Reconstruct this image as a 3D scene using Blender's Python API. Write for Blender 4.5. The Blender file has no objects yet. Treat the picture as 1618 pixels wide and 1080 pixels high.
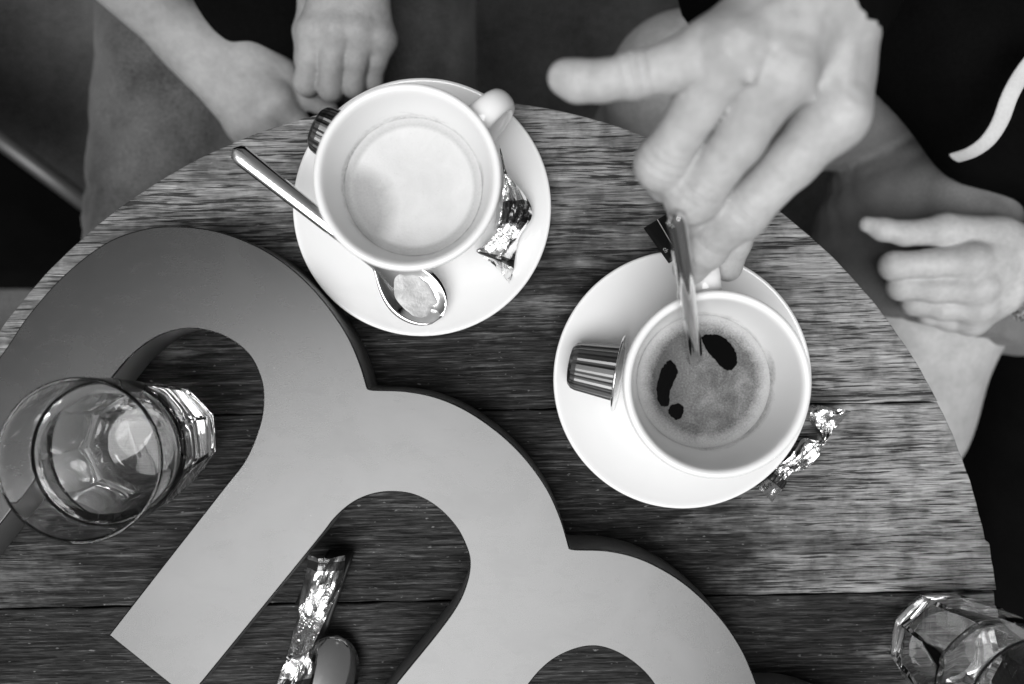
import bpy, bmesh, math, random
import numpy as np
from mathutils import Vector, Matrix

sc = bpy.context.scene
C = sc.collection
R = math.radians

# ------------------------------------------------------------------ camera, sky, sun, exposure
TZ = 0.75            # height of the table top
H = 0.46             # camera above the table top
FPX = 1288.0         # focal length in photograph pixels
cd = bpy.data.cameras.new('camera'); cam = bpy.data.objects.new('camera', cd); C.objects.link(cam)
cam.location = (0, 0, TZ + H); cam.rotation_euler = (0, 0, 0)
cd.sensor_width = 36.0; cd.lens = FPX / 1618 * 36.0
cd.clip_start = 0.01; cd.clip_end = 200
cd.dof.use_dof = True; cd.dof.focus_distance = 0.434; cd.dof.aperture_fstop = 4.3
sc.camera = cam

SUN_EL, SUN_AZ = R(68), R(200)      # light from the lower left of the picture; azimuth clockwise from +Y
w = bpy.data.worlds.new('World'); sc.world = w; w.use_nodes = True
nt = w.node_tree; bg = nt.nodes['Background']
sky = nt.nodes.new('ShaderNodeTexSky'); sky.sky_type = 'NISHITA'; sky.sun_disc = False
sky.sun_elevation = SUN_EL; sky.sun_rotation = SUN_AZ; sky.air_density = 1.0; sky.dust_density = 7.0
bw = nt.nodes.new('ShaderNodeRGBToBW')
nt.links.new(sky.outputs[0], bw.inputs[0]); nt.links.new(bw.outputs[0], bg.inputs[0])
bg.inputs[1].default_value = 0.056
sd = bpy.data.lights.new('sun', 'SUN'); sun = bpy.data.objects.new('sun', sd); C.objects.link(sun)
sd.energy = 3.0; sd.angle = R(45); sd.color = (1, 1, 1)
sdir = Vector((math.sin(SUN_AZ) * math.cos(SUN_EL), math.cos(SUN_AZ) * math.cos(SUN_EL), math.sin(SUN_EL)))
sun.rotation_euler = (-sdir).to_track_quat('-Z', 'Y').to_euler()
sun.location = (-0.5, -0.5, 3)
vs = sc.view_settings; vs.view_transform = 'Standard'; vs.look = 'None'; vs.gamma = 1; vs.use_curve_mapping = False
vs.exposure = 0.0
sc.cycles.use_denoising = True; sc.cycles.denoiser = 'OPENIMAGEDENOISE'
sc.cycles.sample_clamp_indirect = 6; sc.cycles.max_bounces = 14; sc.cycles.transmission_bounces = 12
sc.cycles.blur_glossy = 0.3

# ------------------------------------------------------------------ helpers
def P(px, py, z=0.0):
    """world point seen at photograph pixel (px, py) at height z above the table top"""
    d = H - z
    return Vector(((px - 809) / FPX * d, -(py - 540) / FPX * d, z + TZ))

def tag(o, label=None, cat=None, group=None, kind=None):
    if label: o['label'] = label
    if cat: o['category'] = cat
    if group: o['group'] = group
    if kind: o['kind'] = kind
    return o

def empty(name, loc=(0, 0, 0), rz=0.0):
    o = bpy.data.objects.new(name, None); C.objects.link(o); o.location = loc
    o.rotation_euler = (0, 0, rz); o.empty_display_size = 0.02
    return o

def link(name, me, mat, parent=None, smooth=True):
    o = bpy.data.objects.new(name, me); C.objects.link(o)
    if mat is not None:
        for m in (mat if isinstance(mat, (list, tuple)) else [mat]): me.materials.append(m)
    if smooth: me.polygons.foreach_set('use_smooth', [True] * len(me.polygons))
    if parent: o.parent = parent
    return o

def pydata(name, v, f):
    me = bpy.data.meshes.new(name); me.from_pydata([tuple(p) for p in v], [], f); me.update(); return me

def lathe(profile, n=64, closed=False):
    v, f = [], []
    for r, z in profile:
        for i in range(n):
            a = 2 * math.pi * i / n; v.append((r * math.cos(a), r * math.sin(a), z))
    m = len(profile)
    for j in range(m if closed else m - 1):
        k = (j + 1) % m
        for i in range(n):
            i2 = (i + 1) % n; f.append((j * n + i, j * n + i2, k * n + i2, k * n + i))
    return v, f

def cat_rom(pts, per=6, closed=False):
    pts = [np.array(p, float) for p in pts]; n = len(pts); out = []
    rng = range(n if closed else n - 1)
    for i in rng:
        if closed: p0, p1, p2, p3 = pts[i - 1], pts[i], pts[(i + 1) % n], pts[(i + 2) % n]
        else: p0, p1, p2, p3 = pts[max(i - 1, 0)], pts[i], pts[i + 1], pts[min(i + 2, n - 1)]
        for s in range(per):
            t = s / per
            out.append(0.5 * ((2 * p1) + (-p0 + p2) * t + (2 * p0 - 5 * p1 + 4 * p2 - p3) * t * t + (-p0 + 3 * p1 - 3 * p2 + p3) * t ** 3))
    if not closed: out.append(pts[-1])
    return out

def tube(path, rad, n=14, flat=1.0, up=None):
    """swept tube along points; rad scalar or list; flat scales the second cross axis"""
    path = [Vector(p) for p in path]; m = len(path)
    rad = [rad] * m if not hasattr(rad, '__len__') else rad
    v, f = [], []; prev = None
    for j, p in enumerate(path):
        t = (path[min(j + 1, m - 1)] - path[max(j - 1, 0)]).normalized()
        if prev is None:
            a = Vector(up) if up is not None else (Vector((0, 0, 1)) if abs(t.z) < 0.9 else Vector((1, 0, 0)))
        else: a = prev
        a = (a - t * a.dot(t)).normalized(); b = t.cross(a); prev = a
        for i in range(n):
            th = 2 * math.pi * i / n
            v.append(p + b * (rad[j] * math.cos(th)) + a * (rad[j] * flat * math.sin(th)))
    for j in range(m - 1):
        for i in range(n):
            i2 = (i + 1) % n; f.append((j * n + i, j * n + i2, (j + 1) * n + i2, (j + 1) * n + i))
    f.append(tuple(range(n))[::-1]); f.append(tuple((m - 1) * n + i for i in range(n)))
    return v, f

# ------------------------------------------------------------------ implicit surfaces for bodies and cloth
def smin(a, b, k):
    h = np.clip(0.5 + 0.5 * (b - a) / k, 0, 1)
    return b + (a - b) * h - k * h * (1 - h)

class Field:
    def __init__(s, lo, hi, h):
        s.lo = np.array(lo, np.float32); s.h = h
        s.n = np.ceil((np.array(hi) - np.array(lo)) / h).astype(int) + 1
        ax = [np.arange(s.n[i], dtype=np.float32) * h + s.lo[i] for i in range(3)]
        s.X, s.Y, s.Z = ax[0][:, None, None], ax[1][None, :, None], ax[2][None, None, :]
    def new(s): return np.full(tuple(s.n), 0.06, np.float32)
    def window(s, pmin, pmax):
        a = np.clip(((pmin - s.lo) / s.h).astype(int), 0, s.n); b = np.clip(((pmax - s.lo) / s.h).astype(int) + 2, 0, s.n)
        return tuple(slice(a[i], b[i]) for i in range(3))
    def cone(s, D, a, b, ra, rb, k, pad=0.025, sq=None):
        a = np.array(a, np.float32); b = np.array(b, np.float32); r = max(ra, rb) + pad
        win = s.window(np.minimum(a, b) - r, np.maximum(a, b) + r)
        x = s.X[win[0]] - a[0]; y = s.Y[:, win[1]] - a[1]; z = s.Z[:, :, win[2]] - a[2]
        d = b - a; L2 = max(float(d @ d), 1e-9)
        t = np.clip((x * d[0] + y * d[1] + z * d[2]) / L2, 0, 1)
        q = np.sqrt((x - t * d[0]) ** 2 + (y - t * d[1]) ** 2 + (z - t * d[2]) ** 2) - (ra + (rb - ra) * t)
        D[win] = smin(D[win], q, k)
    def ell(s, D, c, rad, k, pad=0.03):
        c = np.array(c, np.float32); rad = np.array(rad, np.float32)
        win = s.window(c - rad - pad, c + rad + pad)
        x = (s.X[win[0]] - c[0]) / rad[0]; y = (s.Y[:, win[1]] - c[1]) / rad[1]; z = (s.Z[:, :, win[2]] - c[2]) / rad[2]
        q = (np.sqrt(x * x + y * y + z * z) - 1) * float(rad.min())
        D[win] = smin(D[win], q, k)
    def waves(s, D, amp, freq, seed, n=7, stretch=(1, 1, 1)):
        rg = np.random.RandomState(seed); g = 0
        for i in range(n):
            v = rg.normal(size=3); v = v / np.linalg.norm(v) * freq * (0.5 + rg.rand() * 1.2) * np.array(stretch)
            w2 = rg.normal(size=3); w2 = w2 / np.linalg.norm(w2) * freq * 0.35
            ph = rg.rand() * 6.28
            g = g + np.sin(s.X * v[0] + s.Y * v[1] + s.Z * v[2] + ph + 1.3 * np.sin(s.X * w2[0] + s.Y * w2[1] + s.Z * w2[2]))
        D += (amp / math.sqrt(n)) * g.astype(np.float32)
    def folds(s, D, amp, freq, seed, n=4):
        rg = np.random.RandomState(seed); g = 0
        for i in range(n):
            v = rg.normal(size=3); v[2] *= 0.4; v = v / np.linalg.norm(v) * freq * (0.6 + rg.rand() * 0.8)
            w2 = rg.normal(size=3); w2 = w2 / np.linalg.norm(w2) * freq * 0.4
            q = np.sin(s.X * v[0] + s.Y * v[1] + s.Z * v[2] + rg.rand() * 6.28 + 1.6 * np.sin(s.X * w2[0] + s.Y * w2[1] + s.Z * w2[2]))
            m = 0.5 + 0.5 * np.sin(s.X * w2[1] + s.Y * w2[2] + s.Z * w2[0] + i)
            g = g + (0.55 - np.sqrt(np.abs(q) + 0.02)) * m
        D += (amp / n) * g.astype(np.float32)
    def ripple(s, D, c, ax, amp, per, wid, rr):
        c = np.array(c, np.float32); win = s.window(c - rr * 2, c + rr * 2)
        x = s.X[win[0]] - c[0]; y = s.Y[:, win[1]] - c[1]; z = s.Z[:, :, win[2]] - c[2]
        t = x * ax[0] + y * ax[1] + z * ax[2]; q = x * x + y * y + z * z
        bend = t + 0.12 * np.sqrt(np.maximum(q - t * t, 0))
        D[win] += amp * np.cos(6.283 * bend / per) * np.exp(-(t / wid) ** 2) * np.exp(-q / rr ** 2)
    def mesh(s, D):
        """naive surface nets"""
        D = D.copy()
        D[0] = D[-1] = 0.02; D[:, 0] = D[:, -1] = 0.02; D[:, :, 0] = D[:, :, -1] = 0.02
        ins = D < 0; n = np.array(D.shape)
        cnt = np.zeros(tuple(n - 1), np.int8)
        offs = [(i, j, k) for i in (0, 1) for j in (0, 1) for k in (0, 1)]
        def corner(A, o): return A[o[0]:o[0] + n[0] - 1, o[1]:o[1] + n[1] - 1, o[2]:o[2] + n[2] - 1]
        for o in offs: cnt += corner(ins, o)
        act = (cnt > 0) & (cnt < 8)
        idx = np.argwhere(act); vid = np.full(act.shape, -1, np.int64); vid[act] = np.arange(len(idx))
        acc = np.zeros((len(idx), 3)); num = np.zeros(len(idx))
        for o in offs:
            for ax in range(3):
                if o[ax]: continue
                p = list(o); p[ax] = 1
                da = D[idx[:, 0] + o[0], idx[:, 1] + o[1], idx[:, 2] + o[2]]; db = D[idx[:, 0] + p[0], idx[:, 1] + p[1], idx[:, 2] + p[2]]
                m = (da < 0) != (db < 0); t = np.zeros(len(idx)); t[m] = da[m] / (da[m] - db[m])
                pos = np.tile(np.array(o, float), (len(idx), 1)); pos[:, ax] += t
                acc[m] += pos[m]; num[m] += 1
        V = (idx + acc / num[:, None]) * s.h + s.lo
        F = []
        for ax in range(3):
            b, c = (ax + 1) % 3, (ax + 2) % 3
            sl0 = [slice(None)] * 3; sl1 = [slice(None)] * 3
            sl0[ax] = slice(0, -1); sl1[ax] = slice(1, None)
            A, B = ins[tuple(sl0)], ins[tuple(sl1)]
            e = np.argwhere(A != B)
            e = e[(e[:, b] > 0) & (e[:, c] > 0) & (e[:, b] < n[b] - 1) & (e[:, c] < n[c] - 1)]
            def cell(db, dc):
                q = e.copy(); q[:, b] -= db; q[:, c] -= dc
                return vid[q[:, 0], q[:, 1], q[:, 2]]
            quad = np.stack([cell(1, 1), cell(0, 1), cell(0, 0), cell(1, 0)], 1)
            flip = ~ins[e[:, 0], e[:, 1], e[:, 2]]
            quad[flip] = quad[flip][:, ::-1]
            F.append(quad)
        return V, np.concatenate(F)

def mesh_np(name, chunks):
    V, F, off = [], [], 0
    for v, f in chunks:
        V.append(v); F.append(f + off); off += len(v)
    V = np.concatenate(V); F = np.concatenate(F)
    me = bpy.data.meshes.new(name)
    me.vertices.add(len(V)); me.vertices.foreach_set('co', V.astype(np.float32).ravel())
    me.loops.add(F.size); me.loops.foreach_set('vertex_index', F.astype(np.int32).ravel())
    me.polygons.add(len(F)); me.polygons.foreach_set('loop_start', np.arange(0, F.size, 4, dtype=np.int32))
    me.polygons.foreach_set('loop_total', np.full(len(F), 4, np.int32))
    me.update(calc_edges=True); me.validate()
    return me

# ------------------------------------------------------------------ materials
def new_mat(name, col=0.5, rough=0.5, metal=0.0, spec=0.5):
    m = bpy.data.materials.new(name); m.use_nodes = True
    b = m.node_tree.nodes['Principled BSDF']
    c = (col, col, col, 1) if not hasattr(col, '__len__') else (*col, 1)
    b.inputs['Base Color'].default_value = c; b.inputs['Roughness'].default_value = rough
    b.inputs['Metallic'].default_value = metal; b.inputs['Specular IOR Level'].default_value = spec
    return m

class NT:
    def __init__(s, m): s.t = m.node_tree; s.b = s.t.nodes['Principled BSDF']
    def n(s, typ, **kw):
        o = s.t.nodes.new('ShaderNode' + typ)
        for k, v in kw.items(): setattr(o, k, v)
        return o
    def l(s, a, b): s.t.links.new(a, b)
    def coord(s, scale=(1, 1, 1), rot=(0, 0, 0), out='Object', loc=(0, 0, 0)):
        tc = s.n('TexCoord'); mp = s.n('Mapping')
        mp.inputs['Scale'].default_value = scale; mp.inputs['Rotation'].default_value = rot; mp.inputs['Location'].default_value = loc
        s.l(tc.outputs[out], mp.inputs[0]); return mp.outputs[0]
    def noise(s, vec, scale=1, detail=4, rough=0.55, dist=0.0):
        o = s.n('TexNoise'); o.inputs['Scale'].default_value = scale; o.inputs['Detail'].default_value = detail
        o.inputs['Roughness'].default_value = rough; o.inputs['Distortion'].default_value = dist
        s.l(vec, o.inputs['Vector']); return o.outputs['Fac']
    def ramp(s, fac, stops, interp='LINEAR'):
        o = s.n('ValToRGB'); o.color_ramp.interpolation = interp; e = o.color_ramp.elements
        while len(e) < len(stops): e.new(0.5)
        for i, (p, c) in enumerate(stops): e[i].position = p; e[i].color = (c, c, c, 1)
        s.l(fac, o.inputs[0]); return o.outputs[0]
    def math(s, op, a, b=None, c=None, clamp=False):
        o = s.n('Math', operation=op); o.use_clamp = clamp
        for i, x in enumerate((a, b, c)):
            if x is None: continue
            if isinstance(x, (int, float)): o.inputs[i].default_value = x
            else: s.l(x, o.inputs[i])
        return o.outputs[0]
    def mix(s, fac, a, b):
        o = s.n('Mix', data_type='RGBA')
        for i, x in ((0, fac), (6, a), (7, b)):
            if isinstance(x, (int, float)): o.inputs[i].default_value = x if i == 0 else (x, x, x, 1)
            else: s.l(x, o.inputs[i])
        return o.outputs[2]
    def bump(s, hgt, strength=0.3, dist=0.001):
        o = s.n('Bump'); o.inputs['Strength'].default_value = strength; o.inputs['Distance'].default_value = dist
        s.l(hgt, o.inputs['Height']); s.l(o.outputs[0], s.b.inputs['Normal']); return o
    def col(s, x): s.l(x, s.b.inputs['Base Color'])
    def rgh(s, x): s.l(x, s.b.inputs['Roughness'])

TABLE_R = 0.3106
TABLE_C = P(707, 1024)

def wood_mat():
    m = new_mat('weathered_oak', 0.05, 0.5, spec=0.18); t = NT(m)
    tc = t.n('TexCoord'); oi = t.n('ObjectInfo')
    off = t.n('CombineXYZ'); t.l(t.math('MULTIPLY', oi.outputs['Random'], 37.0), off.inputs[0]); t.l(t.math('MULTIPLY', oi.outputs['Random'], 11.0), off.inputs[2])
    vec = t.n('VectorMath', operation='ADD'); t.l(tc.outputs['Object'], vec.inputs[0]); t.l(off.outputs[0], vec.inputs[1])
    def sc_(s_):
        mp = t.n('Mapping'); mp.inputs['Scale'].default_value = s_; t.l(vec.outputs[0], mp.inputs[0]); return mp.outputs[0]
    warp = t.noise(sc_((7, 11, 9)), 1, 3)
    wv = t.n('CombineXYZ'); t.l(t.math('MULTIPLY', t.math('SUBTRACT', warp, 0.5), 0.0045), wv.inputs[1])
    v2 = t.n('VectorMath', operation='ADD'); t.l(vec.outputs[0], v2.inputs[0]); t.l(wv.outputs[0], v2.inputs[1])
    def sw(s_):
        mp = t.n('Mapping'); mp.inputs['Scale'].default_value = s_; t.l(v2.outputs[0], mp.inputs[0]); return mp.outputs[0]
    f1 = t.noise(sw((26, 640, 20)), 1, 4, 0.65)          # fibre bundles
    f2 = t.noise(sw((90, 1500, 40)), 1, 3, 0.65)        # pores
    f0 = t.noise(sw((6, 75, 8)), 1, 4, 0.6)              # broad streaks
    bl = t.noise(sc_((26, 44, 20)), 1, 4, 0.65)          # blotches
    fib = t.math('ADD', t.math('MULTIPLY', f1, 0.55), t.math('MULTIPLY', f2, 0.45))
    po = t.noise(sw((38, 980, 30)), 1, 2.5, 0.6)          # open pores: thin dark lines
    pd = t.noise(sw((9, 38, 9)), 1, 3, 0.6)              # where the pores crowd together
    thr = t.math('ADD', t.math('MULTIPLY', t.math('SUBTRACT', pd, 0.5), 0.30), 0.445)
    pm = t.math('MULTIPLY', t.math('SUBTRACT', thr, po), 20.0, clamp=True)
    plank = t.math('ADD', t.math('MULTIPLY', oi.outputs['Random'], 0.5), 0.75)
    dark = t.mix(t.math('MULTIPLY', pm, 0.85), t.ramp(fib, [(0.40, 0.006), (0.50, 0.018), (0.57, 0.040), (0.66, 0.125)]), 0.0025)
    lite = t.mix(t.math('MULTIPLY', pm, 0.92), t.ramp(fib, [(0.36, 0.11), (0.46, 0.25), (0.54, 0.38), (0.64, 0.56)]), 0.016)
    smut = t.noise(sc_((75, 60, 30)), 1, 4, 0.6)
    lite = t.mix(t.math('MULTIPLY', t.ramp(smut, [(0.34, 1), (0.52, 0)]), 0.6), lite, t.mix(0.72, lite, 0.02))
    # varnish worn away towards the rim, most on the right-hand side
    sep = t.n('SeparateXYZ'); t.l(tc.outputs['Object'], sep.inputs[0])
    dx = t.math('ADD', sep.outputs[0], 0.035); dy = t.math('ADD', sep.outputs[1], 0.0)
    d2 = t.math('SQRT', t.math('ADD', t.math('MULTIPLY', dx, dx), t.math('MULTIPLY', dy, dy)))
    wear = t.math('ADD', t.math('MULTIPLY', t.math('SUBTRACT', d2, 0.200), 9.5), t.math('MULTIPLY', t.math('SUBTRACT', bl, 0.5), 1.5))
    wear = t.math('ADD', wear, t.math('MULTIPLY', t.math('SUBTRACT', f0, 0.5), 1.6))
    wear = t.math('SUBTRACT', wear, t.math('MULTIPLY', t.math('LESS_THAN', sep.outputs[1], (1024 - 949) * H / FPX), 0.75))
    wear = t.math('MULTIPLY', wear, 1.0, clamp=True)
    c = t.mix(wear, dark, lite)
    c = t.mix(t.math('MULTIPLY', t.ramp(f0, [(0.35, 1), (0.6, 0)]), 0.45), c, t.mix(0.5, c, 0.008))
    # fine pale scuffs and specks
    sp = t.noise(sc_((260, 620, 300)), 1, 2, 0.5)
    c = t.mix(t.ramp(sp, [(0.70, 0), (0.76, 0.55)]), c, 0.30)
    c = t.mix(t.math('MULTIPLY', t.math('SUBTRACT', plank, 0.75), 0.5), c, t.mix(0.6, c, 0.0))
    t.col(c)
    t.rgh(t.ramp(fib, [(0.35, 0.75), (0.65, 0.42)]))
    hgt = t.math('SUBTRACT', t.math('ADD', t.math('MULTIPLY', f1, 0.6), t.math('MULTIPLY', f2, 0.4)), t.math('MULTIPLY', pm, 0.35))
    t.bump(hgt, 0.7, 0.0008)
    return m

def porcelain():
    m = new_mat('white_porcelain', 0.80, 0.09); t = NT(m)
    t.b.inputs['Coat Weight'].default_value = 0.3; t.b.inputs['Coat Roughness'].default_value = 0.05
    n = t.noise(t.coord((60, 60, 60)), 1, 3); t.rgh(t.ramp(n, [(0.3, 0.07), (0.7, 0.16)]))
    return m

def skin_mat(name, c):
    m = new_mat(name, c, 0.5, spec=0.35); t = NT(m)
    a = t.noise(t.coord((45, 45, 45)), 1, 5, 0.6); b = t.noise(t.coord((260, 260, 260)), 1, 3)
    t.col(t.ramp(t.math('ADD', t.math('MULTIPLY', a, 0.7), t.math('MULTIPLY', b, 0.3)), [(0.32, c * 0.78), (0.68, min(c * 1.15, 0.8))]))
    t.b.inputs['Subsurface Weight'].default_value = 0.08
    t.b.inputs['Subsurface Radius'].default_value = (0.004, 0.004, 0.004); t.b.inputs['Subsurface Scale'].default_value = 1.0
    vo = t.n('TexVoronoi', feature='DISTANCE_TO_EDGE'); vo.inputs['Scale'].default_value = 620
    cc = t.coord(); wq = t.n('VectorMath', operation='ADD'); t.l(cc, wq.inputs[0])
    t.l(wq.outputs[0], vo.inputs['Vector'])
    crease = t.ramp(vo.outputs['Distance'], [(0.0, 0), (0.12, 1)])
    big = t.noise(t.coord((150, 150, 150)), 1, 4)
    t.bump(t.math('ADD', t.math('MULTIPLY', crease, 0.20), big), 0.55, 0.0009)
    return m

def cloth_mat(name, lo, hi, rough=0.9, weave=1800, bump=0.3):
    m = new_mat(name, hi, rough, spec=0.2 if hi > 0.02 else 0.03); t = NT(m)
    a = t.noise(t.coord((14, 14, 14)), 1, 5, 0.6); b = t.noise(t.coord((weave * 0.25,) * 3), 1, 2)
    f = t.math('ADD', t.math('MULTIPLY', a, 0.65), t.math('MULTIPLY', b, 0.35))
    t.col(t.ramp(f, [(0.33, lo), (0.66, hi)]))
    t.bump(b, bump, 0.0008)
    t.b.inputs['Sheen Weight'].default_value = 0.0 if hi < 0.02 else 0.1
    return m

def glass_mat():
    m = new_mat('clear_glass', 1.0, 0.0); b = m.node_tree.nodes['Principled BSDF']
    b.inputs['Transmission Weight'].default_value = 1.0; b.inputs['IOR'].default_value = 1.5
    return m

def water_mat():
    m = new_mat('water', 1.0, 0.0); b = m.node_tree.nodes['Principled BSDF']
    b.inputs['Transmission Weight'].default_value = 1.0; b.inputs['IOR'].default_value = 1.33
    return m

M = {}
M['wood'] = wood_mat()
M['porc'] = porcelain()
M['skin_b'] = skin_mat('pale_skin', 0.45); M['skin_a'] = skin_mat('shaded_skin', 0.31)  # skin_a is darker: shade from the bodies is put into its colour
M['denim'] = cloth_mat('grey_denim', 0.014, 0.12, 0.9, 2400)
M['khaki'] = cloth_mat('grey_cotton', 0.10, 0.17, 0.9, 2600, 0.2)
M['black'] = cloth_mat('black_cloth', 0.002, 0.004, 0.95, 1500)
M['strap'] = cloth_mat('white_webbing', 0.5, 0.62, 0.8, 2000)
M['hair'] = new_mat('dark_hair', 0.015, 0.5)
M['glass'] = glass_mat(); M['water'] = water_mat()
M['steel'] = new_mat('polished_steel', 0.85, 0.09, 1.0)
_t = NT(M['steel']); _n = _t.noise(_t.coord((400, 400, 400)), 1, 3); _t.rgh(_t.ramp(_n, [(0.3, 0.06), (0.75, 0.16)]))
M['foil'] = new_mat('silver_foil', 0.86, 0.16, 1.0)
M['foil_band'] = new_mat('dark_printed_foil', 0.10, 0.22, 0.9)
_t = NT(M['foil']); _n = _t.noise(_t.coord((700, 700, 700)), 1, 3); _t.bump(_n, 0.5, 0.0006)
M['sachet'] = new_mat('black_paper', 0.006, 0.45); M['print'] = new_mat('white_print', 0.7, 0.6)
M['iron'] = new_mat('dark_iron', 0.02, 0.5, 0.6); M['tube'] = new_mat('grey_tube', 0.06, 0.4, 0.3)

def letter_mat():
    m = new_mat('satin_metallic_paint', 0.072, 0.3, 0.9); t = NT(m)
    n = t.noise(t.coord((1500, 1500, 1500)), 1, 2); g = t.noise(t.coord((22, 22, 22)), 1, 5, 0.6, 0.7)
    sm = t.noise(t.coord((60, 140, 60), rot=(0, 0, 0.9)), 1, 5, 0.65, 1.2)
    t.rgh(t.math('ADD', t.ramp(g, [(0.3, 0.245), (0.7, 0.285)]), t.ramp(sm, [(0.5, 0.0), (0.75, 0.022)])))
    dust = t.noise(t.coord((520, 520, 520)), 1, 2, 0.5)
    t.col(t.mix(t.ramp(dust, [(0.805, 0), (0.82, 1)]), 0.072, 0.28))
    t.bump(n, 0.05, 0.0003)
    return m
M['letter'] = letter_mat(); M['letter_side'] = new_mat('satin_painted_side', 0.16, 0.5, 0.0, 0.3)

def ground_mat():
    m = new_mat('asphalt', 0.05, 0.95); t = NT(m)
    a = t.noise(t.coord((220, 220, 220)), 1, 3); b = t.noise(t.coord((7, 7, 7)), 1, 4)
    t.col(t.ramp(t.math('ADD', t.math('MULTIPLY', a, 0.6), t.math('MULTIPLY', b, 0.4)), [(0.38, 0.02), (0.62, 0.12)]))
    t.bump(a, 0.6, 0.004)
    return m
M['ground'] = ground_mat()

# ------------------------------------------------------------------ ground
g = link('ground', pydata('ground', [(-30, -30, 0), (30, -30, 0), (30, 30, 0), (-30, 30, 0)], [(0, 1, 2, 3)]), M['ground'], smooth=False)
tag(g, kind='structure')

# ------------------------------------------------------------------ table
def build_table():
    root = empty('round_table', (TABLE_C.x, TABLE_C.y, 0), R(1.05))
    tag(root, 'round weathered wooden table carrying the cups, glasses and large letter', 'table')
    pw = 300 * H / FPX; gap = 0.00035
    # seams measured from the table centre
    seams = [(1024 - y) * H / FPX for y in (50, 649, 949, 1249, 1549, 1849, 2000)]
    rnd = random.Random(4)
    th = 0.024
    for i in range(len(seams) - 1):
        y1, y0 = seams[i] - gap, seams[i + 1] + gap
        rr = TABLE_R + rnd.uniform(-0.0012, 0.0012); step = rnd.uniform(-0.0012, 0.0012)
        y1 = min(y1, rr - 0.00001); y0 = max(y0, -rr + 0.00001)
        if y1 - y0 < 0.004: continue
        N = 70; right, left = [], []
        for k in range(N + 1):
            # sample evenly in angle for a smooth rim
            a0, a1 = math.asin(max(-1, y0 / rr)), math.asin(min(1, y1 / rr)); a = a0 + (a1 - a0) * k / N
            y = rr * math.sin(a)
            e = rr * math.cos(a) + 0.00012 * math.sin(y * 500 + i) + 0.00015 * math.sin(y * 210 + 2 * i)
            e = max(e, 0.0004)
            right.append((e + (0.0018 if (i == 1 and y < y0 + 0.028) else 0), y)); left.append((-e, y))
        def seam(yy, sgn, n=60):
            e0 = right[-1][0] if sgn > 0 else right[0][0]
            xs = [e0 * (1 - 2 * q / n) for q in range(1, n)]
            row = [(x, yy + 0.00022 * math.sin(x * 130 + i * 2 + sgn) + 0.00016 * math.sin(x * 410 + i) + rnd.uniform(-1, 1) * 0.00007) for x in xs]
            return row if sgn > 0 else row[::-1]
        out = right + (seam(y1, 1) if y1 < rr - 0.001 else []) + left[::-1] + (seam(y0, -1) if y0 > -rr + 0.001 else [])
        bm = bmesh.new()
        vs_ = [bm.verts.new((x, y, TZ - th)) for x, y in out]
        f = bm.faces.new(vs_); 
        r = bmesh.ops.extrude_face_region(bm, geom=[f])
        top = [v for v in r['geom'] if isinstance(v, bmesh.types.BMVert)]
        for v in top: v.co.z = TZ + rnd.uniform(-1, 1) * 0
        bmesh.ops.recalc_face_normals(bm, faces=bm.faces)
        te = [e for e in bm.edges if all(abs(v.co.z - TZ) < 1e-6 for v in e.verts)]
        bmesh.ops.bevel(bm, geom=te, offset=0.0007, segments=2, profile=0.5, affect='EDGES')
        me = bpy.data.meshes.new('plank'); bm.to_mesh(me); bm.free()
        o = link('plank', me, M['wood'], root, smooth=False)
        o.location.z = rnd.uniform(-0.0003, 0.0003)
    # stand
    v, f = lathe([(0.0, 0.0), (0.20, 0.0), (0.20, 0.012), (0.06, 0.03), (0.032, 0.06), (0.03, 0.69), (0.12, 0.715), (0.12, 0.7255), (0.0, 0.7255)], 40)
    link('pedestal', pydata('pedestal', v, f), M['iron'], root)
build_table()

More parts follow.
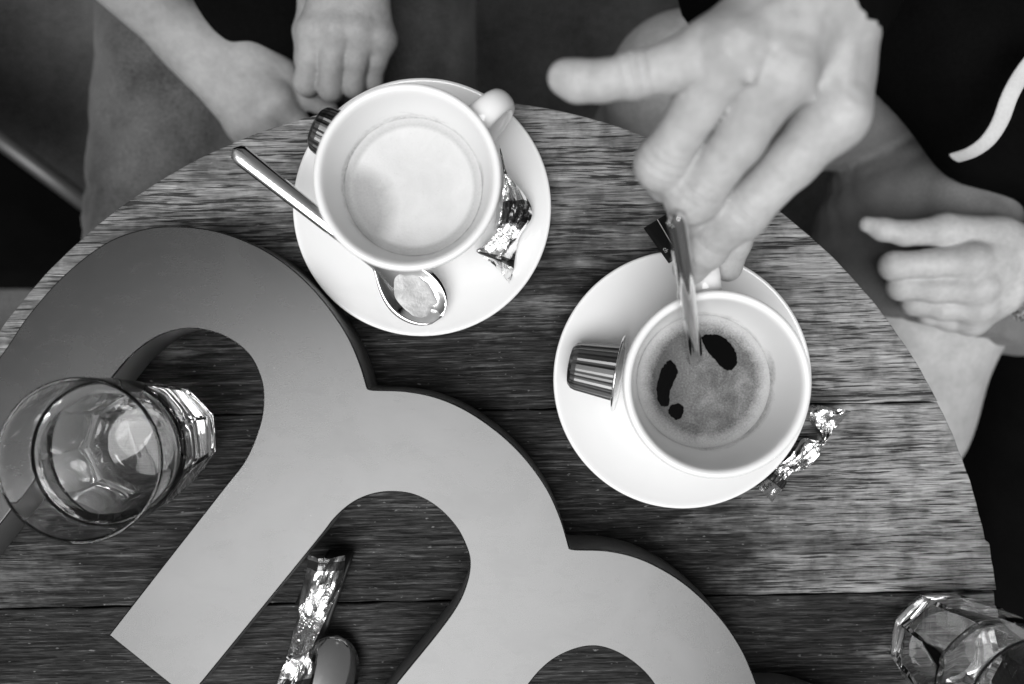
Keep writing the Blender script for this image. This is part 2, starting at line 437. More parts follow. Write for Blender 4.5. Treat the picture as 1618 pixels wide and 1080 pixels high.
# ------------------------------------------------------------------ big letter lying on the table
def build_letter():
    T = 0.032
    S = 'S'   # a sharp corner
    pts = [(-220, 850, S), (-60, 641), (5, 557), (45, 498), (100, 436), (165, 385), (225, 362), (280, 357), (340, 364), (395, 383), (440, 408), (483, 443), (520, 485), (550, 530), (569, 573), (581, 612, S),
           (590, 615), (640, 617), (690, 627), (740, 649), (790, 684), (830, 723), (864, 770), (886, 818), (900, 865, S),
           (910, 867), (960, 869), (1010, 881), (1060, 906), (1100, 936), (1140, 977), (1170, 1021), (1188, 1060), (1202, 1099, S),
           (1215, 1100), (1262, 1102), (1312, 1117), (1362, 1144), (1405, 1184), (1440, 1240), (1458, 1300), (1456, 1350), (1425, 1420), (1310, 1570, S), (1190, 1475, S), (1262, 1385), (1290, 1340), (1280, 1290), (1240, 1268), (1195, 1280), (1150, 1325), (934, 1608, S), (808, 1507, S),
           (940, 1340), (1010, 1250), (1045, 1205), (1060, 1160), (1058, 1125), (1030, 1076), (1000, 1046), (964, 1026), (930, 1021), (892, 1032), (858, 1055), (818, 1103), (678, 1280), (616, 1356, S), (490, 1255, S),
           (560, 1163), (625, 1080), (690, 1000), (722, 955), (737, 920), (742, 890), (737, 865), (720, 832), (690, 801), (655, 782), (620, 777), (588, 781), (558, 794), (530, 818), (500, 856), (360, 1028), (298, 1104, S), (172, 1003, S),
           (260, 890), (350, 775), (388, 725), (410, 672), (416, 630), (411, 595), (393, 560), (360, 534), (322, 521), (283, 520), (243, 535), (205, 565), (170, 607), (100, 698), (0, 829), (-95, 950, S)]
    # split into smooth runs between sharp corners
    ids = [i for i, p in enumerate(pts) if len(p) == 3]; n = len(pts); out = []
    for a, b in zip(ids, ids[1:] + [ids[0] + n]):
        run = [pts[i % n][:2] for i in range(a, b + 1)]
        out += cat_rom(run, 7)[:-1] if len(run) > 2 else [np.array(run[0], float)]
    w3 = [P(x, y, T) for x, y in out]
    c0 = P(500, 800, 0)
    cu = bpy.data.curves.new('letter', 'CURVE'); cu.dimensions = '2D'; cu.fill_mode = 'BOTH'
    sp = cu.splines.new('POLY'); sp.points.add(len(w3) - 1)
    for q, p in zip(sp.points, w3): q.co = (p.x - c0.x, p.y - c0.y, 0, 1)
    sp.use_cyclic_u = True
    bd = 0.0007
    cu.extrude = T / 2 - bd; cu.bevel_depth = bd; cu.bevel_resolution = 2; cu.offset = -bd
    tmp = bpy.data.objects.new('tmp', cu); C.objects.link(tmp)
    me = bpy.data.meshes.new_from_object(tmp.evaluated_get(bpy.context.evaluated_depsgraph_get()))
    bpy.data.objects.remove(tmp); bpy.data.curves.remove(cu)
    o = link('letter_sign', me, M['letter'], smooth=False)
    me.materials.append(M['letter_side'])
    for p_ in me.polygons:
        p_.use_smooth = abs(p_.normal.z) < 0.98
        p_.material_index = 1 if abs(p_.normal.z) < 0.05 else 0
    o.location = (c0.x, c0.y, TZ + T / 2 + 0.0004)
    tag(o, 'large thick grey letter with rounded arches lying flat on the table', 'letter')
build_letter()

# ------------------------------------------------------------------ saucers and cups
SAUCER = [(0.0, 0.0062), (0.024, 0.0062), (0.0262, 0.0066), (0.0275, 0.0078), (0.033, 0.0084), (0.045, 0.0110), (0.057, 0.0150), (0.064, 0.0178), (0.0672, 0.0192), (0.0688, 0.0196), (0.0697, 0.0190), (0.0697, 0.0180), (0.068, 0.0166),
          (0.057, 0.0115), (0.045, 0.0072), (0.034, 0.0040), (0.032, 0.0010), (0.031, 0.0), (0.0285, 0.0), (0.0275, 0.0025), (0.0, 0.0025)]
def saucer(loc, label):
    prof = cat_rom(SAUCER[1:13], 4) + [np.array(p) for p in SAUCER[13:]]
    prof = [np.array(SAUCER[0])] + prof
    v, f = lathe([(max(r, 1e-5), z) for r, z in prof], 128)
    o = link('saucer', pydata('saucer', v, f), M['porc']); o.location = loc
    tag(o, label, 'saucer', 'white saucers under the two cups')
CUP_RIM, CUP_Z0 = 0.0436, 0.0064
def cup(loc, ang, label):
    hgt = 0.0776
    out_ = [(0.0245, 0.0), (0.0262, 0.0008), (0.0268, 0.004), (0.0262, 0.0065), (0.0285, 0.011), (0.0330, 0.022), (0.0370, 0.036), (0.0402, 0.052), (0.0424, 0.066), (0.0434, 0.0735), (0.0436, 0.0758), (0.0430, 0.0771), (0.0418, 0.0776), (0.0405, 0.0772), (0.0396, 0.0760)]
    in_ = [(0.0388, 0.0735), (0.0370, 0.066), (0.0336, 0.052), (0.0300, 0.036), (0.0262, 0.022), (0.0220, 0.013), (0.015, 0.0085), (1e-5, 0.0075)]
    prof = cat_rom(out_ + in_, 4); prof = [np.array((1e-5, 0.002)), np.array((0.0225, 0.002)), np.array((0.0228, 0.0002))] + prof
    root = empty('coffee_cup', loc, ang)
    tag(root, label, 'cup', 'white cups on saucers')
    v, f = lathe([(max(r, 1e-5), z) for r, z in prof], 128)
    link('bowl', pydata('bowl', v, f), M['porc'], root)
    path = cat_rom([(0.0400, 0, 0.064), (0.0470, 0, 0.0660), (0.0545, 0, 0.0650), (0.0600, 0, 0.0585), (0.0605, 0, 0.048), (0.0560, 0, 0.038), (0.0480, 0, 0.030), (0.0370, 0, 0.0260), (0.033, 0, 0.0255)], 6)
    n = len(path); rad = [0.0066 + 0.0016 * (abs(2 * i / (n - 1) - 1) ** 4) for i in range(n)]
    v, f = tube(path, rad, 20, flat=0.62, up=(0, 0, 1))
    link('handle', pydata('handle', v, f), M['porc'], root)
    return root

S1 = P(667, 327, 0.0185); S2 = P(1078, 599, 0.0185)
K1 = P(643, 279, 0.084); K2 = P(1134, 607, 0.084)
saucer((S1.x, S1.y, TZ + 0.0004), 'white saucer under the milky coffee, with a spoon lying across it')
saucer((S2.x, S2.y, TZ + 0.0004), 'white saucer under the black coffee, with a dark capsule lying on it')
cz = TZ + CUP_Z0 + 0.0004
cup((K1.x, K1.y, cz), R(43), 'white cup of pale milky coffee, handle to the upper right')
cup((K2.x, K2.y, cz), R(93), 'white cup of dark coffee being stirred by the hand')

def coffee_surface(name, c, z, r, mat, label, cat):
    root_v = []
    prof = [(1e-5, 0), (r * 0.5, 0), (r * 0.85, 0), (r * 0.95, 0.0001), (r, 0.0009), (r + 0.0012, 0.0009), (r + 0.0012, -0.004), (1e-5, -0.004)]
    v, f = lathe(prof, 96); o = link(name, pydata(name, v, f), mat); o.location = (c.x, c.y, z)
    tag(o, label, cat); return o

def milk_mat():
    m = new_mat('milk_foam', 0.6, 0.5, spec=0.2); t = NT(m)
    sep = t.n('SeparateXYZ'); cc = t.coord(); t.l(cc, sep.inputs[0])
    d = t.math('SQRT', t.math('ADD', t.math('MULTIPLY', sep.outputs[0], sep.outputs[0]), t.math('MULTIPLY', sep.outputs[1], sep.outputs[1])))
    nz = t.noise(t.coord((70, 70, 70)), 1, 4, 0.6, 0.6); fine = t.noise(t.coord((900, 900, 900)), 1, 3)
    base = t.ramp(t.math('ADD', t.math('MULTIPLY', nz, 0.8), t.math('MULTIPLY', fine, 0.2)), [(0.3, 0.52), (0.7, 0.60)])
    # darker crescent where the spoon cut the foam, with a soft noisy border
    ax = t.math('ADD', sep.outputs[0], 0.030); ay = t.math('ADD', sep.outputs[1], 0.012)
    dc = t.math('SQRT', t.math('ADD', t.math('MULTIPLY', ax, ax), t.math('MULTIPLY', ay, ay)))
    k = t.math('ADD', t.math('MULTIPLY', t.math('SUBTRACT', 0.024, dc), 110), t.math('MULTIPLY', t.math('SUBTRACT', nz, 0.5), 1.4), clamp=True)
    base = t.mix(t.math('MULTIPLY', k, 0.9), base, t.mix(fine, 0.24, 0.34))
    ring = t.math('MULTIPLY', t.ramp(t.math('MULTIPLY', d, 10), [(0.285, 0), (0.305, 1), (0.335, 0.4)]), 0.8)
    base = t.mix(ring, base, t.mix(fine, 0.30, 0.46))
    vo = t.n('TexVoronoi'); vo.inputs['Scale'].default_value = 900; t.l(cc, vo.inputs['Vector'])
    pop = t.math('MULTIPLY', t.ramp(vo.outputs['Distance'], [(0.10, 1), (0.25, 0)]), t.ramp(t.noise(t.coord((260, 260, 260)), 1, 2), [(0.55, 0), (0.68, 0.8)]))
    base = t.mix(t.math('MULTIPLY', pop, 0.5), base, 0.25)
    t.col(base); t.bump(t.math('SUBTRACT', fine, t.math('MULTIPLY', pop, 1.0)), 0.3, 0.0004)
    return m

def crema_mat():
    m = new_mat('crema', 0.25, 0.5, spec=0.12); t = NT(m)
    sep = t.n('SeparateXYZ'); cc = t.coord(); t.l(cc, sep.inputs[0])
    d = t.math('SQRT', t.math('ADD', t.math('MULTIPLY', sep.outputs[0], sep.outputs[0]), t.math('MULTIPLY', sep.outputs[1], sep.outputs[1])))
    nz = t.noise(t.coord((85, 85, 85)), 1, 5, 0.62, 0.8); fine = t.noise(t.coord((1100, 1100, 1100)), 1, 3, 0.7)
    mixn = t.math('ADD', t.math('MULTIPLY', nz, 0.55), t.math('MULTIPLY', fine, 0.45))
    base = t.ramp(mixn, [(0.36, 0.06), (0.5, 0.125), (0.64, 0.22)])
    # dark zone on the left of the surface
    dk = t.math('ADD', t.math('MULTIPLY', t.math('SUBTRACT', -0.006, sep.outputs[0]), 60), t.math('MULTIPLY', t.math('SUBTRACT', nz, 0.5), 2.5), clamp=True)
    base = t.mix(t.math('MULTIPLY', dk, 0.8), base, t.mix(fine, 0.02, 0.06))
    e = t.math('ADD', d, t.math('MULTIPLY', t.math('SUBTRACT', mixn, 0.5), 0.008))
    ring = t.ramp(t.math('MULTIPLY', e, 10), [(0.25, 0), (0.315, 1)])
    base = t.mix(t.math('MULTIPLY', ring, 0.85), base, t.mix(fine, 0.36, 0.5))
    t.col(base); t.bump(fine, 0.2, 0.0003)
    return m

CF1 = coffee_surface('milky_coffee', K1, TZ + 0.0595, 0.0345, milk_mat(), 'pale foamy milk coffee filling the cup at upper left', 'coffee')
CF2 = coffee_surface('black_coffee', K2, TZ + 0.0560, 0.0337, crema_mat(), 'dark coffee with broken crema in the stirred cup', 'coffee')
def stain(parent, z_abs, hgt_, dark, name):
    # dried film on the inside wall of the cup above the coffee
    cup_in = [(0.0200, 0.010), (0.0262, 0.022), (0.0300, 0.036), (0.0336, 0.052), (0.0370, 0.066), (0.0388, 0.0735)]
    zl = [z_abs - CUP_Z0 - 0.0004 + hgt_ * i / 12 for i in range(13)]
    prof = [(float(np.interp(q, [c[1] for c in cup_in], [c[0] for c in cup_in])) - 0.00025, q - (z_abs - CUP_Z0 - 0.0004)) for q in zl]
    v, f = lathe(prof, 96)
    m = new_mat(name, dark, 0.4); t = NT(m)
    sep = t.n('SeparateXYZ'); t.l(t.coord(), sep.inputs[0])
    n1 = t.noise(t.coord((55, 55, 120)), 1, 5, 0.65, 0.6); n2 = t.noise(t.coord((500, 500, 500)), 1, 3)
    u = t.math('DIVIDE', sep.outputs[2], hgt_)
    al = t.math('ADD', t.math('SUBTRACT', 0.62, u), t.math('MULTIPLY', t.math('SUBTRACT', n1, 0.5), 2.0), clamp=True)
    al = t.math('MULTIPLY', al, t.ramp(n2, [(0.3, 0.25), (0.7, 0.75)]))
    t.l(al, t.b.inputs['Alpha'])
    link('coffee_stain', pydata('coffee_stain', v, f), m, parent)
stain(CF1, 0.0595, 0.0075, 0.34, 'milk_stain'); stain(CF2, 0.0560, 0.0085, 0.22, 'coffee_stain')
M['coffee_dark'] = new_mat('dark_coffee', 0.0015, 0.35, spec=0.02)
def crema_gap(outline):
    zc = 0.0560
    ctr = CF2.location
    pts = []
    rgj = random.Random(len(outline) + int(outline[0][0]))
    for x, y in cat_rom(outline, 6, closed=True):
        x += rgj.uniform(-0.9, 0.9); y += rgj.uniform(-0.9, 0.9)
        p = P(x, y, zc); pts.append((p.x - ctr.x, p.y - ctr.y))
    n = len(pts); v = [(x, y, 0.00035) for x, y in pts] + [(x, y, -0.001) for x, y in pts]
    f = [tuple(range(n))] + [(i, n + i, n + (i + 1) % n, (i + 1) % n) for i in range(n)]
    o = link('crema_gap', pydata('crema_gap', v, f), M['coffee_dark'], CF2, smooth=False)
crema_gap([(1109, 532), (1125, 528), (1142, 533), (1157, 546), (1164, 562), (1163, 576), (1153, 585), (1142, 581), (1126, 565), (1114, 548)])
crema_gap([(1058, 569), (1066, 575), (1071, 588), (1064, 603), (1058, 620), (1056, 640), (1045, 641), (1038, 626), (1039, 602), (1046, 582)])
crema_gap([(1061, 640), (1072, 637), (1080, 643), (1078, 655), (1070, 663), (1060, 658), (1056, 649)])

# ------------------------------------------------------------------ spoons
def spoon(tip, end, upv, label, L=0.130, bowlL=0.042, bowlW=0.0145, hw=(0.0032, 0.0058), bend=0.006, depth=0.0065, hump=0.0011):
    """bowl tip at `tip`, handle end at `end`"""
    tip, end = Vector(tip), Vector(end)
    x = (end - tip).normalized(); L = (end - tip).length; u = Vector(upv); zv = (u - x * u.dot(x)).normalized(); yv = zv.cross(x)
    NS, NV = 70, 12; top, bot = [], []
    for i in range(NS + 1):
        s = i / NS; q = s * L
        neck = min(max((q - bowlL) / 0.018, 0), 1); neck = neck * neck * (3 - 2 * neck)
        if q < bowlL:
            tt = q / bowlL
            wdt = bowlW * math.sqrt(max(1 - ((0.46 - tt) / 0.46) ** 2, 0.0)) if tt < 0.46 else bowlW * math.cos((tt - 0.46) / 0.54 * 1.32) + 0.0
            wdt = max(wdt, 0.0003 if tt < 0.3 else hw[0])
            dp = depth * (wdt / bowlW) ** 1.2
        else:
            hs = (q - bowlL) / (L - bowlL); wdt = hw[0] + (hw[1] - hw[0]) * hs ** 0.9; dp = -hump * neck
            cap = (L - q) / 0.005
            if cap < 1: wdt *= math.sqrt(max(1 - (1 - cap) ** 2, 0.02))
        zc = bend * (neck * (1 - 0.5 * s) + 0.25 * math.sin(math.pi * s))
        th = 0.0011 + 0.0008 * neck
        rt, rb = [], []
        for j in range(NV + 1):
            vv = j / NV * 2 - 1
            hz = dp * (abs(vv) ** 2.0 - 1)
            edge = math.sqrt(max(1 - vv ** 8, 0.0))
            p = tip + x * q + yv * (wdt * vv) + zv * (zc + hz)
            rt.append(p + zv * (th * 0.5 * edge)); rb.append(p - zv * (th * 0.5 * edge + (0.0005 * neck) * (1 - vv * vv)))
        top.append(rt); bot.append(rb)
    v, f = [], []
    W2 = NV + 1
    for row in top: v += row
    for row in bot: v += row
    o2 = (NS + 1) * W2
    for i in range(NS):
        for j in range(NV):
            a = i * W2 + j
            f.append((a, a + 1, a + W2 + 1, a + W2)); f.append((o2 + a, o2 + a + W2, o2 + a + W2 + 1, o2 + a + 1))
        for j in (0, NV):
            a = i * W2 + j; q4 = (a, a + W2, o2 + a + W2, o2 + a)
            f.append(q4 if j == 0 else q4[::-1])
    for i in (0, NS):
        for j in range(NV):
            a = i * W2 + j; q4 = (a, o2 + a, o2 + a + 1, a + 1); f.append(q4 if i == 0 else q4[::-1])
    me = pydata('teaspoon', v, f)
    bm = bmesh.new(); bm.from_mesh(me); bmesh.ops.remove_doubles(bm, verts=bm.verts, dist=1e-6); bmesh.ops.recalc_face_normals(bm, faces=bm.faces); bm.to_mesh(me); bm.free()
    o = link('teaspoon', me, M['steel']); tag(o, label, 'teaspoon')
    return o, (tip, x, yv, zv)

sp1, fr1 = spoon(P(699, 500, 0.0235), P(371, 238, 0.046), (0.05, 0.05, 1), 'steel teaspoon with a foam-smeared bowl lying on the saucer beside the milky coffee', bowlL=0.043, bowlW=0.0152, hw=(0.0034, 0.0052), bend=0.010, depth=0.0055)
# foam left in the bowl
def smear():
    tip, x, yv, zv = fr1; v, f = [], []; NR, NA = 10, 48; rg = random.Random(3)
    prof = [1 + 0.10 * math.sin(3 * a + 1) + 0.07 * math.sin(5 * a + 2) + 0.05 * math.sin(9 * a) + 0.03 * math.sin(14 * a + 1) for a in [2 * math.pi * i / NA for i in range(NA)]]
    for i in range(NR + 1):
        for j in range(NA):
            a = 2 * math.pi * j / NA; rr = i / NR * prof[j]
            q = 0.0205 + 0.0158 * rr * math.cos(a); y = 0.0008 + 0.0106 * rr * math.sin(a)
            zz = -0.0017 + 0.00025 * math.sin(q * 330 + 1) * math.sin(y * 400) - (0.0012 if i == NR else 0)
            v.append(tip + x * q + yv * y + zv * zz)
    for i in range(NR):
        for j in range(NA):
            k = (j + 1) % NA; f.append((i * NA + j, (i + 1) * NA + j, (i + 1) * NA + k, i * NA + k))
    m = new_mat('milk_smear', 0.42, 0.35); t = NT(m); n = t.noise(t.coord((180, 180, 180)), 1, 5, 0.65, 0.5)
    t.col(t.ramp(n, [(0.3, 0.30), (0.7, 0.52)])); t.bump(t.noise(t.coord((700, 700, 700)), 1, 3), 0.5, 0.0006)
    link('foam', pydata('foam', v, f), m, sp1)
smear()
tip2 = P(1098, 575, 0.022)
_e = P(1066, 331, 0.142); _w = P(1097, 563, 0.056); tip2 = _w + (_w - _e).normalized() * 0.040
sp2, fr2 = spoon(tip2, _e, (0.16, -0.6, 0.41), 'steel teaspoon held upright in the dark coffee', bowlL=0.028, bowlW=0.0125, hw=(0.0034, 0.0041), bend=0.003, depth=0.004, hump=0.0026)
sp3, fr3 = spoon(P(533, 1003, 0.0085), P(455, 1330, 0.042), (-0.30, -0.10, -1), 'steel teaspoon bowl showing beside the foil wrapper at the bottom edge', bowlL=0.046, bowlW=0.0172, hw=(0.0036, 0.0056), bend=0.004, depth=0.0036)

# ------------------------------------------------------------------ coffee capsules
def capsule_pod(loc, axis, label):
    root = empty('coffee_capsule', loc); tag(root, label, 'capsule', 'dark coffee capsules on the saucers')
    ax = Vector(axis).normalized(); q = ax.to_track_quat('Z', 'Y'); root.rotation_mode = 'QUATERNION'; root.rotation_quaternion = q
    # origin at the middle of the flange, small end along +Z
    prof = [(0.0152, 0.0), (0.0150, 0.0012), (0.0130, 0.0215), (0.0122, 0.0240), (0.0105, 0.0258), (0.0080, 0.0264), (0.0074, 0.0258), (1e-5, 0.0256)]
    n = 18; v, f = [], []
    for r, z in prof:
        for i in range(n * 4):
            a = 2 * math.pi * i / (n * 4); ph = (i % 4) / 4.0
            fl = 1 - 0.035 * (1 if ph in (0, 0.25) else 0) if 0.0005 < z < 0.0245 else 1 - 0.012
            v.append((r * fl * math.cos(a), r * fl * math.sin(a), z))
    n4 = n * 4
    for j in range(len(prof) - 1):
        for i in range(n4): f.append((j * n4 + i, j * n4 + (i + 1) % n4, (j + 1) * n4 + (i + 1) % n4, (j + 1) * n4 + i))
    link('shell', pydata('shell', v, f), M['pod'], root, smooth=False)
    v, f = lathe([(1e-5, -0.0014), (0.0140, -0.0012), (0.0158, -0.0004), (0.0196, -0.0006), (0.0203, 0.0), (0.0202, 0.0006), (0.0196, 0.0008), (0.0150, 0.0006)], 64)
    link('rim', pydata('rim', v, f), M['steel'], root)
    return root
M['pod'] = new_mat('dark_aluminium', 0.26, 0.33, 1.0)
fl = P(979, 590, 0.034); sm_ = P(906, 577, 0.0285)
capsule_pod((fl.x, fl.y, TZ + 0.0330), (sm_ - fl).normalized(), 'dark ribbed capsule lying on its side left of the dark coffee')
fl1 = P(574, 240, 0.028); s1 = P(506, 205, 0.029)
capsule_pod((fl1.x, fl1.y, TZ + 0.0330), (s1 - fl1).normalized(), 'dark capsule half hidden behind the cup of milky coffee')

# ------------------------------------------------------------------ foil sweet wrappers
def wrapper(rows, z0, amp, seed, bands, label, zr=None, pinch=(), dark=()):
    """rows: (left px, right px) pairs along the wrapper"""
    rg = np.random.RandomState(seed)
    Ls = cat_rom([r[0] for r in rows], 9); Rs = cat_rom([r[1] for r in rows], 9)
    NU, NV = len(Ls), 26
    zs = zr if zr else [z0] * len(rows)
    zz = np.interp(np.linspace(0, len(rows) - 1, NU), range(len(rows)), zs)
    def lat(nu, nv):   # coarse random lattice, linear in between: folded facets
        g = rg.rand(nu, nv)
        U = np.linspace(0, nu - 1.001, NU); V = np.linspace(0, nv - 1.001, NV + 1)
        iu, iv = U.astype(int), V.astype(int); fu, fv = (U - iu)[:, None], (V - iv)[None]
        g00, g10, g01, g11 = g[iu][:, iv], g[iu + 1][:, iv], g[iu][:, iv + 1], g[iu + 1][:, iv + 1]
        tri = (fu + fv) < 1
        return np.where(tri, g00 + (g10 - g00) * fu + (g01 - g00) * fv, g11 + (g01 - g11) * (1 - fu) + (g10 - g11) * (1 - fv))
    h = (lat(max(5, NU // 14), 4) - 0.5) * 1.3 + (lat(max(8, NU // 7), 7) - 0.5) * 0.75 + (lat(max(10, NU // 4), 10) - 0.5) * 0.22
    uu = np.linspace(0, 1, NU)
    env = np.ones(NU)
    for (a, b) in bands: env *= 1 - 0.75 * np.exp(-(((uu - (a + b) / 2) / 0.07) ** 2))
    pl = np.zeros((NU, NV + 1)); vvv = np.linspace(0, 1, NV + 1)
    for pu, pa in pinch:
        e = np.exp(-((uu - pu) / 0.10) ** 2)[:, None]
        pl += pa * e * np.abs(((vvv[None] * 5 + rg.rand() + 0.25 * (lat(6, 4))) % 1) - 0.5) * 2
    v, f = [], []
    for i in range(NU):
        for j in range(NV + 1):
            t = j / NV; x, y = Ls[i] + (Rs[i] - Ls[i]) * t
            jit = (0.0, 0.0)
            belly = 0.55 * math.sin(math.pi * t)
            p = P(x + jit[0], y + jit[1], zz[i]); v.append((p.x, p.y, p.z + amp * (0.55 + belly + env[i] * h[i, j] + pl[i, j])))
    mid = []
    for i in range(NU - 1):
        u = (i + 0.5) / (NU - 1)
        for j in range(NV):
            a = i * (NV + 1) + j; b_, c_, d_ = a + 1, a + NV + 2, a + NV + 1
            k = 1 if any(x0 < u < x1 for x0, x1 in bands) or any(x0 < u < x1 and j > 3 for x0, x1 in dark) else 0
            if (i + j) % 2: f += [(a, d_, b_), (b_, d_, c_)]
            else: f += [(a, d_, c_), (a, c_, b_)]
            mid += [k, k]
    me = pydata('foil_wrapper', v, f); o = link('foil_wrapper', me, [M['foil'], M['foil_band']], smooth=False)
    me.polygons.foreach_set('material_index', mid)
    sm = o.modifiers.new('thick', 'SOLIDIFY'); sm.thickness = 0.00012
    tag(o, label, 'wrapper', 'crumpled foil sweet wrappers')
    return o
wrapper([((788, 236), (791, 238)), ((794, 275), (803, 281)), ((790, 304), (822, 300)), ((786, 333), (839, 328)), ((781, 360), (838, 350)), ((776, 377), (822, 373)), ((762, 391), (818, 384)), ((753, 397), (813, 412)), ((762, 405), (811, 430)), ((782, 420), (805, 449))],
        0.014, 0.0075, 5, [(0.78, 0.85)], 'foil sweet wrapper on the saucer right of the milky coffee', [0.034, 0.032, 0.026, 0.020, 0.017, 0.016, 0.015, 0.014, 0.0145, 0.016], pinch=[(0.5, 0.5)], dark=[(0.30, 0.44)])
wrapper([((1283, 638), (1340, 648)), ((1277, 655), (1334, 656)), ((1280, 670), (1318, 675)), ((1288, 684), (1301, 686)), ((1282, 692), (1298, 703)), ((1262, 690), (1290, 717)), ((1250, 708), (1274, 732)), ((1238, 722), (1256, 740)), ((1222, 734), (1247, 747)), ((1205, 748), (1236, 770)), ((1184, 760), (1218, 792))],
        0.003, 0.006, 11, [(0.86, 0.91)], 'twisted foil sweet wrapper on the table against the saucer of dark coffee', [0.012, 0.010, 0.006, 0.004, 0.004, 0.004, 0.004, 0.003, 0.003, 0.003, 0.004], pinch=[(0.3, 0.8), (0.72, 0.7)])
wrapper([((491, 872), (548, 874)), ((488, 893), (546, 897)), ((480, 920), (540, 926)), ((478, 940), (528, 950)), ((475, 962), (521, 968)), ((470, 985), (512, 988)), ((468, 1008), (503, 1008)), ((464, 1026), (498, 1026)), ((453, 1046), (497, 1050)), ((440, 1080), (492, 1080)), ((428, 1112), (488, 1108))],
        0.010, 0.0085, 23, [(0.045, 0.10), (0.86, 0.93)], 'long crumpled foil wrapper lying between the letter strokes at the bottom', [0.016, 0.015, 0.013, 0.012, 0.013, 0.015, 0.020, 0.026, 0.028, 0.028, 0.026], pinch=[(0.3, 0.5), (0.66, 0.7)])

# ------------------------------------------------------------------ black sugar sachets
def sachet(corners, zs, label, text=None):
    nu, nv = 10, 6; v, f = [], []
    a, b, c, d = [np.array(q, float) for q in corners]   # a-b one end, d-c the other
    for i in range(nu + 1):
        for j in range(nv + 1):
            s, t = i / nu, j / nv; q = (a * (1 - t) + b * t) * (1 - s) + (d * (1 - t) + c * t) * s
            z = zs[0] + (zs[1] - zs[0]) * s + 0.0016 * math.sin(math.pi * t) * min(1, max(0, (s - 0.22) * 4))
            v.append(P(q[0], q[1], z))
    for i in range(nu):
        for j in range(nv):
            k = i * (nv + 1) + j; f.append((k, k + nv + 1, k + nv + 2, k + 1))
    o = link('sugar_sachet', pydata('sugar_sachet', v, f), M['sachet']); so = o.modifiers.new('thick', 'SOLIDIFY'); so.thickness = 0.0008
    tag(o, label, 'sachet', 'black paper sachets')
    return o
sc1 = sachet([(1017, 360), (1064, 331), (1097, 388), (1056, 415)], (0.012, 0.0265), 'small black paper sachet leaning on the saucer behind the held spoon')
def sachet_print():
    # thin white crimp line and the two printed letters
    a, b = P(1038, 347, 0.0160), P(1062, 388, 0.0246)
    up = Vector((0, 0, 1)); d = (b - a).normalized(); s = d.cross(up).normalized() * 0.00016
    vs_ = [a - s + up * 0.0014, a + s + up * 0.0014, b + s + up * 0.0014, b - s + up * 0.0014]
    link('printed_line', pydata('printed_line', vs_, [(0, 1, 2, 3)]), M['print'], sc1, smooth=False)
    cu = bpy.data.curves.new('txt', 'FONT'); cu.body = 'ch'; cu.size = 0.0034; cu.align_x = 'CENTER'
    t = bpy.data.objects.new('txt', cu); C.objects.link(t)
    me = bpy.data.meshes.new_from_object(t.evaluated_get(bpy.context.evaluated_depsgraph_get()))
    bpy.data.objects.remove(t); bpy.data.curves.remove(cu)
    o = link('lettering', me, M['print'], sc1, smooth=False)
    n = Vector((0.0, 0.0, 1)); x = (P(1056, 402, 0.026) - P(1050, 392, 0.024)).normalized(); y = n.cross(x).normalized(); n2 = x.cross(y)
    m4 = Matrix((x, y, n2)).transposed().to_4x4(); m4.translation = P(1049, 396, 0.0280); o.matrix_world = m4
sachet_print()
sachet([(466, 952), (520, 868), (560, 872), (512, 1010)], (0.004, 0.006), 'flat black sachet tucked beneath the long foil wrapper')

